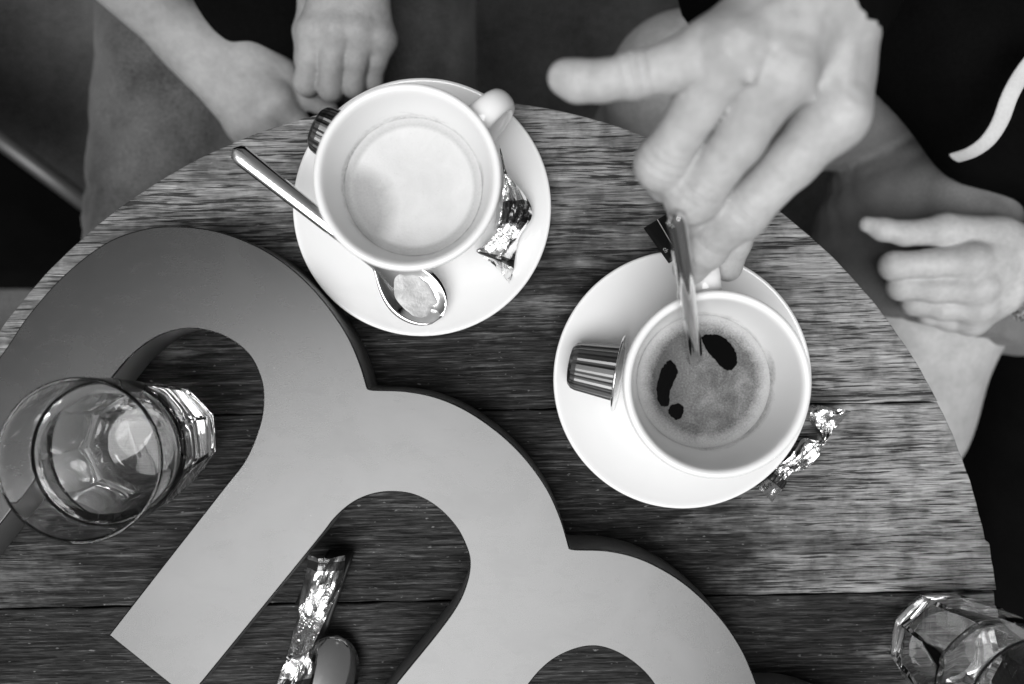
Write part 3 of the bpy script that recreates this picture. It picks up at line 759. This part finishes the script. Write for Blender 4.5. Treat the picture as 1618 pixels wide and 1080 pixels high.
# ------------------------------------------------------------------ faceted tumblers
def tumbler(base, rz, label, water=0.0):
    hgt = 0.0935; N = 9; NA = N * 12; NZ = 46
    root = empty('glass_tumbler', base, rz); tag(root, label, 'glass', 'faceted drinking glasses')
    def Rr(z): return 0.0318 + (0.0375 - 0.0318) * (z / hgt) ** 0.9
    def ap(z): return 0.0276 + 0.125 * max(z, 0)   # facet planes lean out faster than the body
    v, f = [], []
    rows = []
    zsamp = [0.0, 0.0012] + [hgt * (i / NZ) for i in range(2, NZ)] + [hgt - 0.0007]
    for z in zsamp:
        row = []
        for i in range(NA):
            a = 2 * math.pi * i / NA; loc_ = (a + math.pi / N) % (2 * math.pi / N) - math.pi / N
            r0 = Rr(z); rf = ap(z) / math.cos(loc_)
            k = 0.0003; hh = min(max(0.5 + 0.5 * (rf - r0) / k, 0), 1); r = rf + (r0 - rf) * hh - k * hh * (1 - hh)
            if z < 0.001: r -= 0.0008
            row.append((r * math.cos(a), r * math.sin(a), z))
        rows.append(row)
    ri = lambda z: Rr(z) - 0.0015 - 0.0044 * max(0, 1 - z / (hgt * 0.75))
    for r, z in ((0.0374, hgt - 0.0003), (0.0371, hgt - 0.00005), (0.0367, hgt), (0.0363, hgt - 0.0001)): rows.append([(r * math.cos(2 * math.pi * i / NA), r * math.sin(2 * math.pi * i / NA), z) for i in range(NA)])
    inner = [(ri(hgt) + 0.00008, hgt - 0.0004), (ri(hgt), hgt - 0.0009)] + [(ri(hgt * (1 - i / 24)), hgt * (1 - i / 24)) for i in range(1, 21)] + [(0.0225, 0.0128), (0.019, 0.0112), (0.010, 0.0102), (1e-5, 0.0100)]
    for r, z in inner:
        row = []
        for i in range(NA):
            a = 2 * math.pi * i / NA; loc_ = (a + math.pi / N) % (2 * math.pi / N) - math.pi / N
            q = min(r, (ap(z) - 0.0052) / math.cos(loc_)) if 0.012 < z < 0.06 else r
            row.append((q * math.cos(a), q * math.sin(a), z))
        rows.append(row)
    under = [(1e-5, 0.0032), (0.018, 0.0026), (0.0235, 0.0004), (0.0262, 0.0)]
    rows = [[(r * math.cos(2 * math.pi * i / NA), r * math.sin(2 * math.pi * i / NA), z) for i in range(NA)] for r, z in under] + rows
    for row in rows: v += row
    for j in range(len(rows) - 1):
        for i in range(NA):
            i2 = (i + 1) % NA; f.append((j * NA + i, j * NA + i2, (j + 1) * NA + i2, (j + 1) * NA + i))
    me = pydata('tumbler_body', v, f)
    bm = bmesh.new(); bm.from_mesh(me); bmesh.ops.remove_doubles(bm, verts=bm.verts, dist=2e-5); bmesh.ops.recalc_face_normals(bm, faces=bm.faces)
    sharp = [e.index for e in bm.edges if len(e.link_faces) == 2 and e.calc_face_angle() > R(16)]; bm.to_mesh(me); bm.free()
    link('tumbler_body', me, M['glass'], root)
    at_ = me.attributes.new('sharp_edge', 'BOOLEAN', 'EDGE')
    for e in sharp: at_.data[e].value = True
    if water:
        zt = water
        prof = [(1e-5, 0.0099), (0.010, 0.0101), (0.0192, 0.0111)] + [(ri(z) - 0.00012, z) for z in np.linspace(0.0160, zt, 16)] + [(ri(zt) - 0.002, zt - 0.0007), (ri(zt) - 0.006, zt - 0.0010), (1e-5, zt - 0.0010)]
        vv, ff = lathe(prof, 96); me = pydata('water', vv, ff)
        bm = bmesh.new(); bm.from_mesh(me); bmesh.ops.remove_doubles(bm, verts=bm.verts, dist=2e-5); bmesh.ops.recalc_face_normals(bm, faces=bm.faces); bm.to_mesh(me); bm.free()
        wo = link('drinking_water', me, M['water']); wo.location = base; wo.rotation_euler = (0, 0, rz)
        tag(wo, 'clear water in the tumbler at the left edge', 'water')
g1 = P(264, 689, 0.0); g2 = P(1484, 1015, 0.0)
tumbler((g1.x, g1.y, TZ + 0.0008), R(4), 'clear faceted tumbler standing between the strokes of the grey letter', water=0.071)
tumbler((g2.x, g2.y, TZ + 0.0008), R(12), 'clear faceted tumbler on the right rim of the table')

# ------------------------------------------------------------------ people
def j(px, py, z, r): return (np.array(P(px, py, z)), r)
def hand(base, fingers, bumps=(), res=0.0011, kb=0.010, kf=0.009, extra=(), wrinkles=(), tendons=()):
    """base: list of ((p,r),(p,r)) cones blended together; fingers: chains of (p,r)"""
    allp = [q for c in base for q in c] + [q for c in fingers for q in c]
    lo = np.min([q[0] - q[1] - 0.012 for q in allp], 0); hi = np.max([q[0] + q[1] + 0.012 for q in allp], 0)
    F = Field(lo, hi, res); B = F.new()
    for a, b in base: F.cone(B, a[0], b[0], a[1], b[1], kb, pad=0.03)
    for c, r, k in bumps: F.cone(B, c, c, r, r, k)
    for a, b, r in tendons: F.cone(B, a, b, r, r, 0.0035)
    out = B.copy()
    for ch in fingers:
        D = F.new()
        for a, b in zip(ch[:-1], ch[1:]): F.cone(D, a[0], b[0], a[1], b[1], 0.0035)
        out = np.minimum(out, smin(B, D, kf))
    out = smin(out, out + 0.0, 1e-6)
    for c, ax, amp, per, wid, rr in wrinkles: F.ripple(out, c, ax, amp, per, wid, rr)
    return F.mesh(out)

def unit(v): v = np.array(v, float); return v / np.linalg.norm(v)

# --- the person at the right: the stirring right hand
def stirring_hand():
    idx = [j(1314, 184, 0.150, 0.0125), j(1252, 255, 0.140, 0.0100), j(1170, 335, 0.125, 0.0106), j(1145, 356, 0.119, 0.0096), j(1116, 390, 0.108, 0.0092), j(1090, 424, 0.092, 0.0078)]
    mid_ = [j(1228, 116, 0.166, 0.0125), j(1168, 222, 0.150, 0.0094), j(1095, 308, 0.131, 0.0108), j(1092, 330, 0.115, 0.0094), j(1110, 345, 0.099, 0.0088), j(1128, 362, 0.088, 0.0078)]
    rin = [j(1156, 82, 0.170, 0.0118), j(1101, 168, 0.156, 0.0090), j(1046, 258, 0.136, 0.0100), j(1056, 284, 0.119, 0.0088), j(1078, 298, 0.104, 0.0082), j(1100, 312, 0.094, 0.0074)]
    pin = [j(1118, 84, 0.164, 0.0108), j(1060, 106, 0.166, 0.0088), j(1003, 118, 0.166, 0.0080), j(950, 128, 0.163, 0.0071), j(914, 128, 0.160, 0.0073), j(893, 122, 0.158, 0.0067)]
    thb = [j(1302, 120, 0.135, 0.0150), j(1262, 232, 0.112, 0.0115), j(1182, 318, 0.088, 0.0092), j(1158, 380, 0.074, 0.0084), j(1150, 422, 0.064, 0.0070)]
    wr = [j(1222, 8, 0.156, 0.0135), j(1248, 2, 0.161, 0.0140), j(1285, 0, 0.161, 0.0145), j(1318, 22, 0.154, 0.0145)]
    base = [(wr[0], pin[0]), (wr[1], rin[0]), (wr[2], mid_[0]), (wr[3], idx[0]), (wr[3], thb[0]), (thb[0], thb[1]),
            (j(1322, -5, 0.144, 0.0125), j(1320, 165, 0.142, 0.0125)),
            (j(1230, 40, 0.136, 0.015), j(1190, 110, 0.140, 0.012)), (j(1300, 70, 0.136, 0.016), j(1285, 170, 0.132, 0.013))]
    wc = j(1275, -25, 0.153, 0.0230); el = (np.array((0.205, 0.37, TZ + 0.11)), 0.040)      # forearm to the elbow
    base += [(wr[1], wc), (wr[2], wc), (wr[3], wc), (wc, el)]
    up = np.array((0, 0, 1.0))
    bumps = [(idx[0][0] + up * 0.0072, 0.0088, 0.0045), (mid_[0][0] + up * 0.0075, 0.0086, 0.0045), (rin[0][0] + up * 0.0070, 0.0080, 0.0045), (pin[0][0] + up * 0.0055, 0.0072, 0.0045)]
    for ch in (idx, mid_, rin):                                   # bony middle joints
        bumps.append((ch[2][0] + up * 0.0035 + unit(ch[2][0] - ch[1][0]) * 0.0015, ch[2][1] * 0.86, 0.004))
    tend = []
    for ch, w_ in ((idx, wr[3]), (mid_, wr[2]), (rin, wr[1]), (pin, wr[0])):
        a_, b_ = ch[0][0] + up * 0.0110, w_[0] + up * 0.0130
        m_ = (a_ + b_) / 2 - up * 0.0008
        tend += [(a_, m_, 0.0027), (m_, b_, 0.0026)]
    for pts in (((1290, 150, 0.1705), (1268, 96, 0.178), (1290, 40, 0.1775)), ((1190, 120, 0.181), (1200, 70, 0.182), (1252, 28, 0.180)), ((1268, 96, 0.178), (1232, 62, 0.181))):
        q = [np.array(P(*p)) - up * 0.0030 for p in pts]          # veins
        for a_, b_ in zip(q[:-1], q[1:]): tend.append((a_, b_, 0.0019))
    wk = []
    for ch in (idx, mid_, rin, pin):
        c = ch[2][0] + up * ch[2][1] * 0.8; ax = unit(ch[2][0] - ch[1][0]); wk.append((c, ax, 0.00085, 0.0036, 0.0060, 0.0085))
        c = ch[4][0] + up * ch[4][1] * 0.8; ax = unit(ch[4][0] - ch[3][0]); wk.append((c, ax, 0.00035, 0.0030, 0.0035, 0.0065))
        c = ch[0][0] + up * ch[0][1] * 1.1; ax = unit(ch[1][0] - ch[0][0]); wk.append((c, ax, 0.00030, 0.0042, 0.0060, 0.0085))
    return hand(base, [idx, mid_, rin, pin, thb], bumps, 0.0010, 0.0085, 0.0060, wrinkles=wk, tendons=tend)

def resting_hand_b():
    def jj(px, py, z, r): return j(px, py, z + 0.026, r)
    idx = [jj(1532, 412, -0.128, 0.0125), jj(1470, 416, -0.132, 0.0098), jj(1412, 420, -0.138, 0.0100), jj(1415, 424, -0.155, 0.009), jj(1440, 425, -0.165, 0.008)]
    mid_ = [jj(1545, 452, -0.132, 0.0125), jj(1480, 456, -0.138, 0.0096), jj(1424, 452, -0.146, 0.0098), jj(1430, 452, -0.162, 0.009), jj(1450, 452, -0.17, 0.008)]
    rin = [jj(1545, 484, -0.142, 0.0115), jj(1490, 486, -0.148, 0.0090), jj(1445, 478, -0.156, 0.0090), jj(1452, 476, -0.17, 0.008), jj(1470, 475, -0.175, 0.0075)]
    pin = [jj(1535, 506, -0.155, 0.0105), jj(1500, 505, -0.160, 0.0080), jj(1468, 495, -0.166, 0.0080), jj(1472, 490, -0.178, 0.007)]
    thb = [jj(1575, 378, -0.140, 0.0150), jj(1492, 364, -0.134, 0.0112), jj(1430, 368, -0.140, 0.0088), jj(1395, 362, -0.142, 0.0080), jj(1370, 354, -0.143, 0.0058)]
    w0 = jj(1612, 400, -0.140, 0.016); w1 = jj(1612, 440, -0.145, 0.016)
    wc = jj(1650, 415, -0.135, 0.023); el = (np.array((0.60, 0.08, TZ + 0.0)), 0.042)
    base = [(w0, idx[0]), (w0, mid_[0]), (w1, rin[0]), (w1, pin[0]), (w0, thb[0]), (w0, wc), (w1, wc), (wc, el), (thb[0], thb[1])]
    up = np.array((0, 0, 1.0))
    bumps = [(q[0][0] + up * 0.006, 0.0085, 0.005) for q in (idx, mid_, rin, pin)]
    return hand(base, [idx, mid_, rin, pin, thb], bumps, 0.0014, 0.008, 0.005)

def a_right_hand():
    wc = j(300, 62, -0.145, 0.0225)
    w0 = j(330, 70, -0.145, 0.0165); w1 = j(318, 98, -0.150, 0.0165)
    idx = [j(440, 158, -0.145, 0.0120), j(470, 195, -0.155, 0.0095), j(488, 240, -0.165, 0.009), j(492, 265, -0.175, 0.008)]
    mid_ = [j(418, 178, -0.148, 0.0122), j(444, 222, -0.160, 0.0098), j(455, 265, -0.172, 0.009)]
    rin = [j(398, 192, -0.154, 0.0115), j(418, 235, -0.168, 0.009), j(425, 270, -0.178, 0.008)]
    pin = [j(380, 198, -0.160, 0.0105), j(395, 235, -0.172, 0.008), j(400, 260, -0.180, 0.007)]
    thb = [j(400, 92, -0.148, 0.0150), j(446, 118, -0.150, 0.0110), j(482, 152, -0.152, 0.0092), j(520, 172, -0.155, 0.0072)]
    el = (np.array((-0.357, 0.35, TZ - 0.02)), 0.042)
    base = [(w0, idx[0]), (w0, mid_[0]), (w1, rin[0]), (w1, pin[0]), (w0, thb[0]), (w0, wc), (w1, wc), (wc, el), (thb[0], thb[1]), (thb[0], idx[0])]
    up = np.array((0, 0, 1.0))
    bumps = [(q[0][0] + up * 0.005, 0.0085, 0.005) for q in (idx, mid_, rin, pin)]
    return hand(base, [idx, mid_, rin, pin, thb], bumps, 0.0014, 0.009, 0.006)

def a_left_hand():
    idx = [j(497, 52, -0.088, 0.0118), j(490, 92, -0.092, 0.0090), j(485, 130, -0.100, 0.0086), j(488, 135, -0.118, 0.008), j(492, 118, -0.128, 0.0075)]
    mid_ = [j(533, 48, -0.084, 0.0120), j(526, 92, -0.088, 0.0090), j(522, 138, -0.098, 0.0087), j(525, 142, -0.116, 0.008), j(528, 125, -0.126, 0.0075)]
    rin = [j(570, 52, -0.086, 0.0115), j(562, 95, -0.091, 0.0084), j(557, 134, -0.101, 0.0080), j(560, 138, -0.118, 0.0075), j(562, 122, -0.127, 0.007)]
    pin = [j(602, 62, -0.092, 0.0105), j(594, 95, -0.098, 0.0076), j(588, 126, -0.107, 0.0070), j(590, 128, -0.120, 0.0065)]
    thb = [j(505, 0, -0.108, 0.0140), j(488, 50, -0.120, 0.0110), j(486, 95, -0.130, 0.009), j(500, 130, -0.138, 0.0075)]
    w0 = j(535, -25, -0.085, 0.0165); w1 = j(572, -25, -0.088, 0.0165); wc = j(556, -55, -0.083, 0.0225)
    el = (np.array((0.05, 0.42, TZ + 0.0)), 0.042)
    base = [(w0, idx[0]), (w0, mid_[0]), (w1, rin[0]), (w1, pin[0]), (w0, thb[0]), (w0, wc), (w1, wc), (wc, el)]
    up = np.array((0, 0, 1.0))
    bumps = [(q[0][0] + up * 0.006, 0.0085, 0.005) for q in (idx, mid_, rin, pin)]
    return hand(base, [idx, mid_, rin, pin, thb], bumps, 0.0014, 0.008, 0.005)

def head(c, fwd, k=1.0):
    """simple head with neck, brow, nose, ears and chin"""
    c = np.array(c, float); f = unit((fwd[0], fwd[1], -0.25)); side = unit(np.cross(f, (0, 0, 1))); up = np.cross(side, f)
    F = Field(c - 0.2, c + 0.17, 0.0045); D = F.new()
    F.ell(D, c + up * 0.02, (0.078, 0.078, 0.098), 0.01); F.cone(D, c + f * 0.02, c - up * 0.055 + f * 0.03, 0.066, 0.05, 0.03)
    F.cone(D, c - up * 0.085 + f * 0.055, c - up * 0.08 + f * 0.05, 0.026, 0.026, 0.025)
    F.cone(D, c - up * 0.02 + f * 0.088, c + up * 0.02 + f * 0.076, 0.011, 0.007, 0.008)
    for s_ in (-1, 1):
        F.cone(D, c + side * s_ * 0.028 + up * 0.026 + f * 0.075, c + side * s_ * 0.045 + up * 0.028 + f * 0.062, 0.010, 0.008, 0.012)
        F.cone(D, c + side * s_ * 0.078 - up * 0.012, c + side * s_ * 0.082 + up * 0.018 - f * 0.008, 0.010, 0.013, 0.006)
    F.cone(D, c - up * 0.052 + f * 0.08 + side * 0.016, c - up * 0.052 + f * 0.08 - side * 0.016, 0.0065, 0.0065, 0.006)
    F.cone(D, c - np.array((0, 0, 0.05)) - f * 0.02, c - np.array((0, 0, 0.19)) - f * 0.035, 0.052, 0.056, 0.02)
    FH = Field(c - 0.14, c + 0.16, 0.005); E = FH.new()
    FH.ell(E, c + up * 0.035 - f * 0.016, (0.088, 0.088, 0.096), 0.01); FH.waves(E, 0.002, 90, 3)
    return F.mesh(D), FH.mesh(E)

def arms(pts, r, res=0.007):
    pts = [np.array(p, float) for p in pts]
    F = Field(np.min(pts, 0) - 0.09, np.max(pts, 0) + 0.09, res); D = F.new()
    for a, b, ra, rb in zip(pts[:-1], pts[1:], r[:-1], r[1:]): F.cone(D, a, b, ra, rb, 0.02, pad=0.04)
    return F.mesh(D)

def person_a():
    root = empty('person', (-0.19, 0.36, 0.0))
    tag(root, 'person in dark jeans at upper left, hands resting in the lap', 'person')
    hm, hr = head((-0.19, 0.36, TZ + 0.50), (0.2, -1, 0))
    def put(name, chunks, mat):
        o = link(name, mesh_np(name, chunks), mat); o.parent = root; o.matrix_parent_inverse = Matrix.Translation((0.19, -0.36, 0)); return o
    put('body', [a_right_hand(), a_left_hand(), hm, arms([(-0.357, 0.35, TZ - 0.02), (-0.365, 0.40, TZ + 0.25), (-0.19, 0.40, TZ + 0.27), (-0.19, 0.385, TZ + 0.36), (-0.19, 0.40, TZ + 0.27), (-0.015, 0.40, TZ + 0.25), (0.05, 0.42, TZ)], [0.040, 0.045, 0.05, 0.048, 0.05, 0.045, 0.040])], M['skin_a'])
    put('hair', [hr], M['hair'])
    F = Field((-0.47, -0.12, 0.02), (0.06, 0.52, TZ - 0.08), 0.005); D = F.new()
    z = TZ - 0.245
    F.cone(D, (-0.19, 0.40, z), (-0.19, 0.40, z), 0.115, 0.115, 0.03)
    for sx, kx in ((-0.255, -0.292), (-0.125, -0.098)):
        hipx = sx
        L = F.new(); F.cone(L, (hipx, 0.38, z), (kx, 0.03, z - 0.005), 0.088, 0.072, 0.03, pad=0.05); F.cone(L, (kx, 0.03, z - 0.005), (kx, 0.06, 0.12), 0.072, 0.05, 0.03, pad=0.05)
        D = smin(D, L, 0.02)
    F.folds(D, 0.017, 50, 9, 4); F.folds(D, 0.006, 130, 14, 4)
    put('jeans', [F.mesh(D)], M['denim'])
    F = Field((-0.48, 0.14, TZ - 0.34), (0.12, 0.56, TZ + 0.40), 0.006); D = F.new()
    F.cone(D, (-0.19, 0.38, TZ - 0.18), (-0.19, 0.385, TZ + 0.10), 0.125, 0.125, 0.06, pad=0.08)
    F.cone(D, (-0.27, 0.385, TZ + 0.15), (-0.11, 0.385, TZ + 0.15), 0.115, 0.115, 0.06, pad=0.08)
    F.cone(D, (-0.36, 0.40, TZ + 0.26), (-0.02, 0.40, TZ + 0.26), 0.060, 0.060, 0.05, pad=0.07)
    F.cone(D, (-0.365, 0.40, TZ + 0.25), (-0.395, 0.40, TZ + 0.02), 0.056, 0.050, 0.03, pad=0.06)
    F.cone(D, (-0.015, 0.40, TZ + 0.25), (0.045, 0.44, TZ + 0.04), 0.056, 0.050, 0.03, pad=0.06)
    # hem lying in the lap
    F.ell(D, P(400, 10, -0.17) , (0.075, 0.075, 0.045), 0.03)
    F.waves(D, 0.0035, 70, 12, 8)
    put('jacket', [F.mesh(D)], M['black'])
    # zip hanging at the hem
    a, b = P(362, -25, -0.118), P(374, 32, -0.128)
    v, f = tube([a, a.lerp(b, 0.5), b], [0.0042, 0.0042, 0.0036], 10, flat=0.4, up=(0, 0, 1))
    o = link('zip', pydata('zip', v, f), M['iron']); o.parent = root; o.matrix_parent_inverse = Matrix.Translation((0.19, -0.36, 0))

def person_b():
    c0 = (0.40, 0.30, 0.0)
    root = empty('person', c0)
    tag(root, 'person in black jacket and grey shorts at right, stirring the dark coffee', 'person')
    inv = Matrix.Translation((-c0[0], -c0[1], 0))
    def put(name, chunks, mat):
        o = link(name, mesh_np(name, chunks), mat); o.parent = root; o.matrix_parent_inverse = inv; return o
    fw = unit((-0.74, -0.67, 0)); sd_ = np.array((0.67, -0.74, 0))
    hm, hr = head((0.40, 0.36, TZ + 0.52), fw)
    z = TZ - 0.225; kr = P(1078, 142, -0.19); kl = P(1396, 650, -0.245)
    F = Field((0.02, -0.20, 0.02), (0.58, 0.44, TZ - 0.06), 0.005); D = F.new(); L = F.new()
    F.cone(D, (0.38, 0.25, z), tuple(kr), 0.082, 0.053, 0.03, pad=0.06); F.cone(D, tuple(kr), (0.09, 0.16, 0.06), 0.054, 0.042, 0.03, pad=0.05)
    F.cone(L, (0.41, 0.20, z - 0.01), (0.356, 0.085, z), 0.082, 0.080, 0.03, pad=0.06); F.cone(L, (0.356, 0.085, z), tuple(kl), 0.080, 0.062, 0.03, pad=0.06); F.cone(L, tuple(kl), (0.30, -0.03, 0.06), 0.062, 0.044, 0.03, pad=0.05)
    legs = F.mesh(smin(D, L, 0.01))
    put('body', [stirring_hand(), resting_hand_b(), hm, legs, arms([(0.40, 0.35, TZ + 0.28), (0.40, 0.28, TZ - 0.2)], [0.06, 0.08]), arms([(0.205, 0.37, TZ + 0.11), (0.275, 0.465, TZ + 0.27), (0.40, 0.35, TZ + 0.28), (0.41, 0.37, TZ + 0.38), (0.40, 0.35, TZ + 0.28), (0.52, 0.20, TZ + 0.27), (0.60, 0.08, TZ)], [0.040, 0.045, 0.05, 0.048, 0.05, 0.045, 0.040])], M['skin_b'])
    put('hair', [hr], M['hair'])
    F = Field((0.02, -0.20, 0.02), (0.60, 0.48, TZ - 0.06), 0.0042); D = F.new()
    F.cone(D, (0.42, 0.30, z), (0.42, 0.30, z), 0.12, 0.12, 0.03, pad=0.06)
    def cut(L, hem, ax):      # shorts end at a hem square to the thigh
        ax = unit(ax); pl = (F.X - hem[0]) * ax[0] + (F.Y - hem[1]) * ax[1] + (F.Z - hem[2]) * ax[2]
        return np.maximum(L, pl.astype(np.float32))
    L = F.new(); F.cone(L, (0.38, 0.25, z), tuple(kr), 0.092, 0.066, 0.03, pad=0.06)
    L = cut(L, (0.215, 0.222, z), np.array(kr) - np.array((0.38, 0.25, z)))
    D = smin(D, L, 0.012)
    L = F.new(); F.cone(L, (0.41, 0.20, z - 0.01), (0.356, 0.085, z + 0.002), 0.090, 0.088, 0.03, pad=0.06); F.cone(L, (0.356, 0.085, z + 0.002), tuple(kl), 0.088, 0.080, 0.03, pad=0.06)
    hm_ = P(1480, 505, -0.16); L = cut(L, tuple(hm_), (-0.25, -1, 0))
    D = smin(D, L, 0.004)
    F.folds(D, 0.022, 48, 27, 4); F.folds(D, 0.009, 110, 5, 4)
    put('shorts', [F.mesh(D)], M['khaki'])
    # jacket: trunk, sleeves and hem
    F = Field((0.06, -0.36, 0.03), (0.72, 0.60, TZ + 0.42), 0.0065); D = F.new()
    tc_ = np.array((0.40, 0.33, 0)); zz = lambda h: np.array((0, 0, TZ + h))
    F.cone(D, tc_ + zz(-0.13), tc_ + zz(0.10), 0.135, 0.13, 0.06, pad=0.08)
    F.cone(D, tc_ - sd_ * 0.09 + zz(0.16), tc_ + sd_ * 0.09 + zz(0.16), 0.12, 0.12, 0.06, pad=0.08)
    shr, shl = tc_ - sd_ * 0.19 + zz(0.27), tc_ + sd_ * 0.19 + zz(0.27)
    F.cone(D, shr, shl, 0.06, 0.06, 0.05, pad=0.07)
    el = np.array((0.225, 0.38, TZ + 0.11)); cf = np.array(P(1272, -52, 0.150))
    F.cone(D, shr, el, 0.064, 0.058, 0.03, pad=0.06); F.cone(D, el, cf, 0.058, 0.036, 0.02, pad=0.05)
    F.cone(D, cf + np.array((-0.012, 0.01, -0.03)), el + np.array((0, 0, -0.02)), 0.024, 0.045, 0.02, pad=0.05)
    ell_ = np.array((0.60, 0.08, TZ - 0.01)); F.cone(D, shl, ell_, 0.062, 0.056, 0.03, pad=0.06); F.cone(D, ell_, np.array(P(1700, 415, -0.12)), 0.056, 0.040, 0.02, pad=0.05)
    F.cone(D, P(1592, 165, -0.11), P(1660, 190, -0.12), 0.040, 0.040, 0.04, pad=0.06)      # hem over the lap
    F.cone(D, P(1462, 14, -0.10), P(1588, 168, -0.10), 0.050, 0.050, 0.04, pad=0.06)
    F.waves(D, 0.004, 70, 31, 8)
    put('jacket', [F.mesh(D)], M['black'])
    F = Field((0.30, -0.45, 0.03), (0.72, 0.24, TZ - 0.20), 0.007); D = F.new()  # black mass added to fill the dark area right of the thigh
    F.cone(D, (0.55, 0.12, TZ - 0.36), (0.545, -0.30, TZ - 0.42), 0.085, 0.08, 0.04, pad=0.07)
    F.cone(D, (0.53, 0.06, TZ - 0.44), (0.50, -0.30, TZ - 0.50), 0.08, 0.08, 0.04, pad=0.07)
    F.cone(D, (0.50, 0.00, TZ - 0.54), (0.46, -0.24, TZ - 0.62), 0.07, 0.07, 0.04, pad=0.07)
    F.cone(D, (0.45, 0.04, TZ - 0.58), (0.42, -0.12, TZ - 0.64), 0.06, 0.06, 0.04, pad=0.07)
    F.waves(D, 0.004, 55, 33, 6)
    put('dark_mass', [F.mesh(D)], M['black'])
    # white strap lying over the jacket
    pts = [P(x, y, z) for x, y, z in ((1660, 60, -0.015), (1618, 112, -0.02), (1596, 150, -0.022), (1580, 192, -0.03), (1560, 222, -0.038), (1535, 240, -0.048), (1508, 249, -0.060))]
    cur = [Vector(q) for q in cat_rom([tuple(q) for q in pts], 6)]
    v, f = tube(cur, [0.0052] * len(cur), 12, flat=0.35, up=(0.2, 0.2, 1))
    o = link('strap', pydata('strap', v, f), M['strap']); o.parent = root; o.matrix_parent_inverse = inv
    o['label'] = 'white strap hanging over the black jacket'
    # linked metal bracelet at the wrist
    wc = np.array(P(1618, 436, -0.116)); ax = unit((0.93, -0.05, 0.2)); e1 = unit(np.cross(ax, (0, 0, 1))); e2 = np.cross(ax, e1)
    vv, ff = [], []
    for i in range(22):
        a = 2 * math.pi * i / 22; c = wc + (e1 * math.cos(a) + e2 * math.sin(a)) * 0.0285
        q, g_ = lathe([(1e-5, -0.0030), (0.0026, -0.0016), (0.0034, 0), (0.0026, 0.0016), (1e-5, 0.0030)], 8)
        o_ = len(vv); vv += [tuple(c + np.array(p)) for p in q]; ff += [tuple(k + o_ for k in t) for t in g_]
    o = link('bracelet', pydata('bracelet', vv, ff), M['steel']); o.parent = root; o.matrix_parent_inverse = inv
person_a()
person_b()

# ------------------------------------------------------------------ empty chair at the left edge
def chair():
    zs = -0.40
    root = empty('chair', (P(-120, 330, zs).x, P(-120, 330, zs).y, 0)); tag(root, 'black seat with pale tubular edge at the far left', 'chair')
    ox, oy = root.location.x, root.location.y
    cor = [P(-720, -270, zs), P(150, 342, zs), P(230, 420, zs), P(180, 456, zs), P(-720, 452, zs)]
    bm = bmesh.new(); vv = [bm.verts.new((p.x - ox, p.y - oy, TZ + zs - 0.02)) for p in cor]; f_ = bm.faces.new(vv)
    r = bmesh.ops.extrude_face_region(bm, geom=[f_])
    for q in r['geom']:
        if isinstance(q, bmesh.types.BMVert): q.co.z += 0.02
    bmesh.ops.recalc_face_normals(bm, faces=bm.faces)
    bmesh.ops.bevel(bm, geom=bm.edges[:], offset=0.004, segments=2, affect='EDGES')
    me = bpy.data.meshes.new('seat'); bm.to_mesh(me); bm.free(); link('seat', me, M['black'], root)
    pth = [P(-730, -295, zs), P(-20, 204, zs), P(150, 330, zs)]
    v, f = tube([(p.x - ox, p.y - oy, p.z + 0.004) for p in pth], 0.0095, 14); link('frame_tube', pydata('frame_tube', v, f), M['tube'], root)
    for q in (P(-700, -60, zs), P(140, 345, zs), P(150, 440, zs), cor[4]):
        v, f = tube([(q.x - ox, q.y - oy, TZ + zs - 0.018), (q.x - ox, q.y - oy, 0.0)], 0.009, 12); link('leg', pydata('leg', v, f), M['iron'], root)
chair()
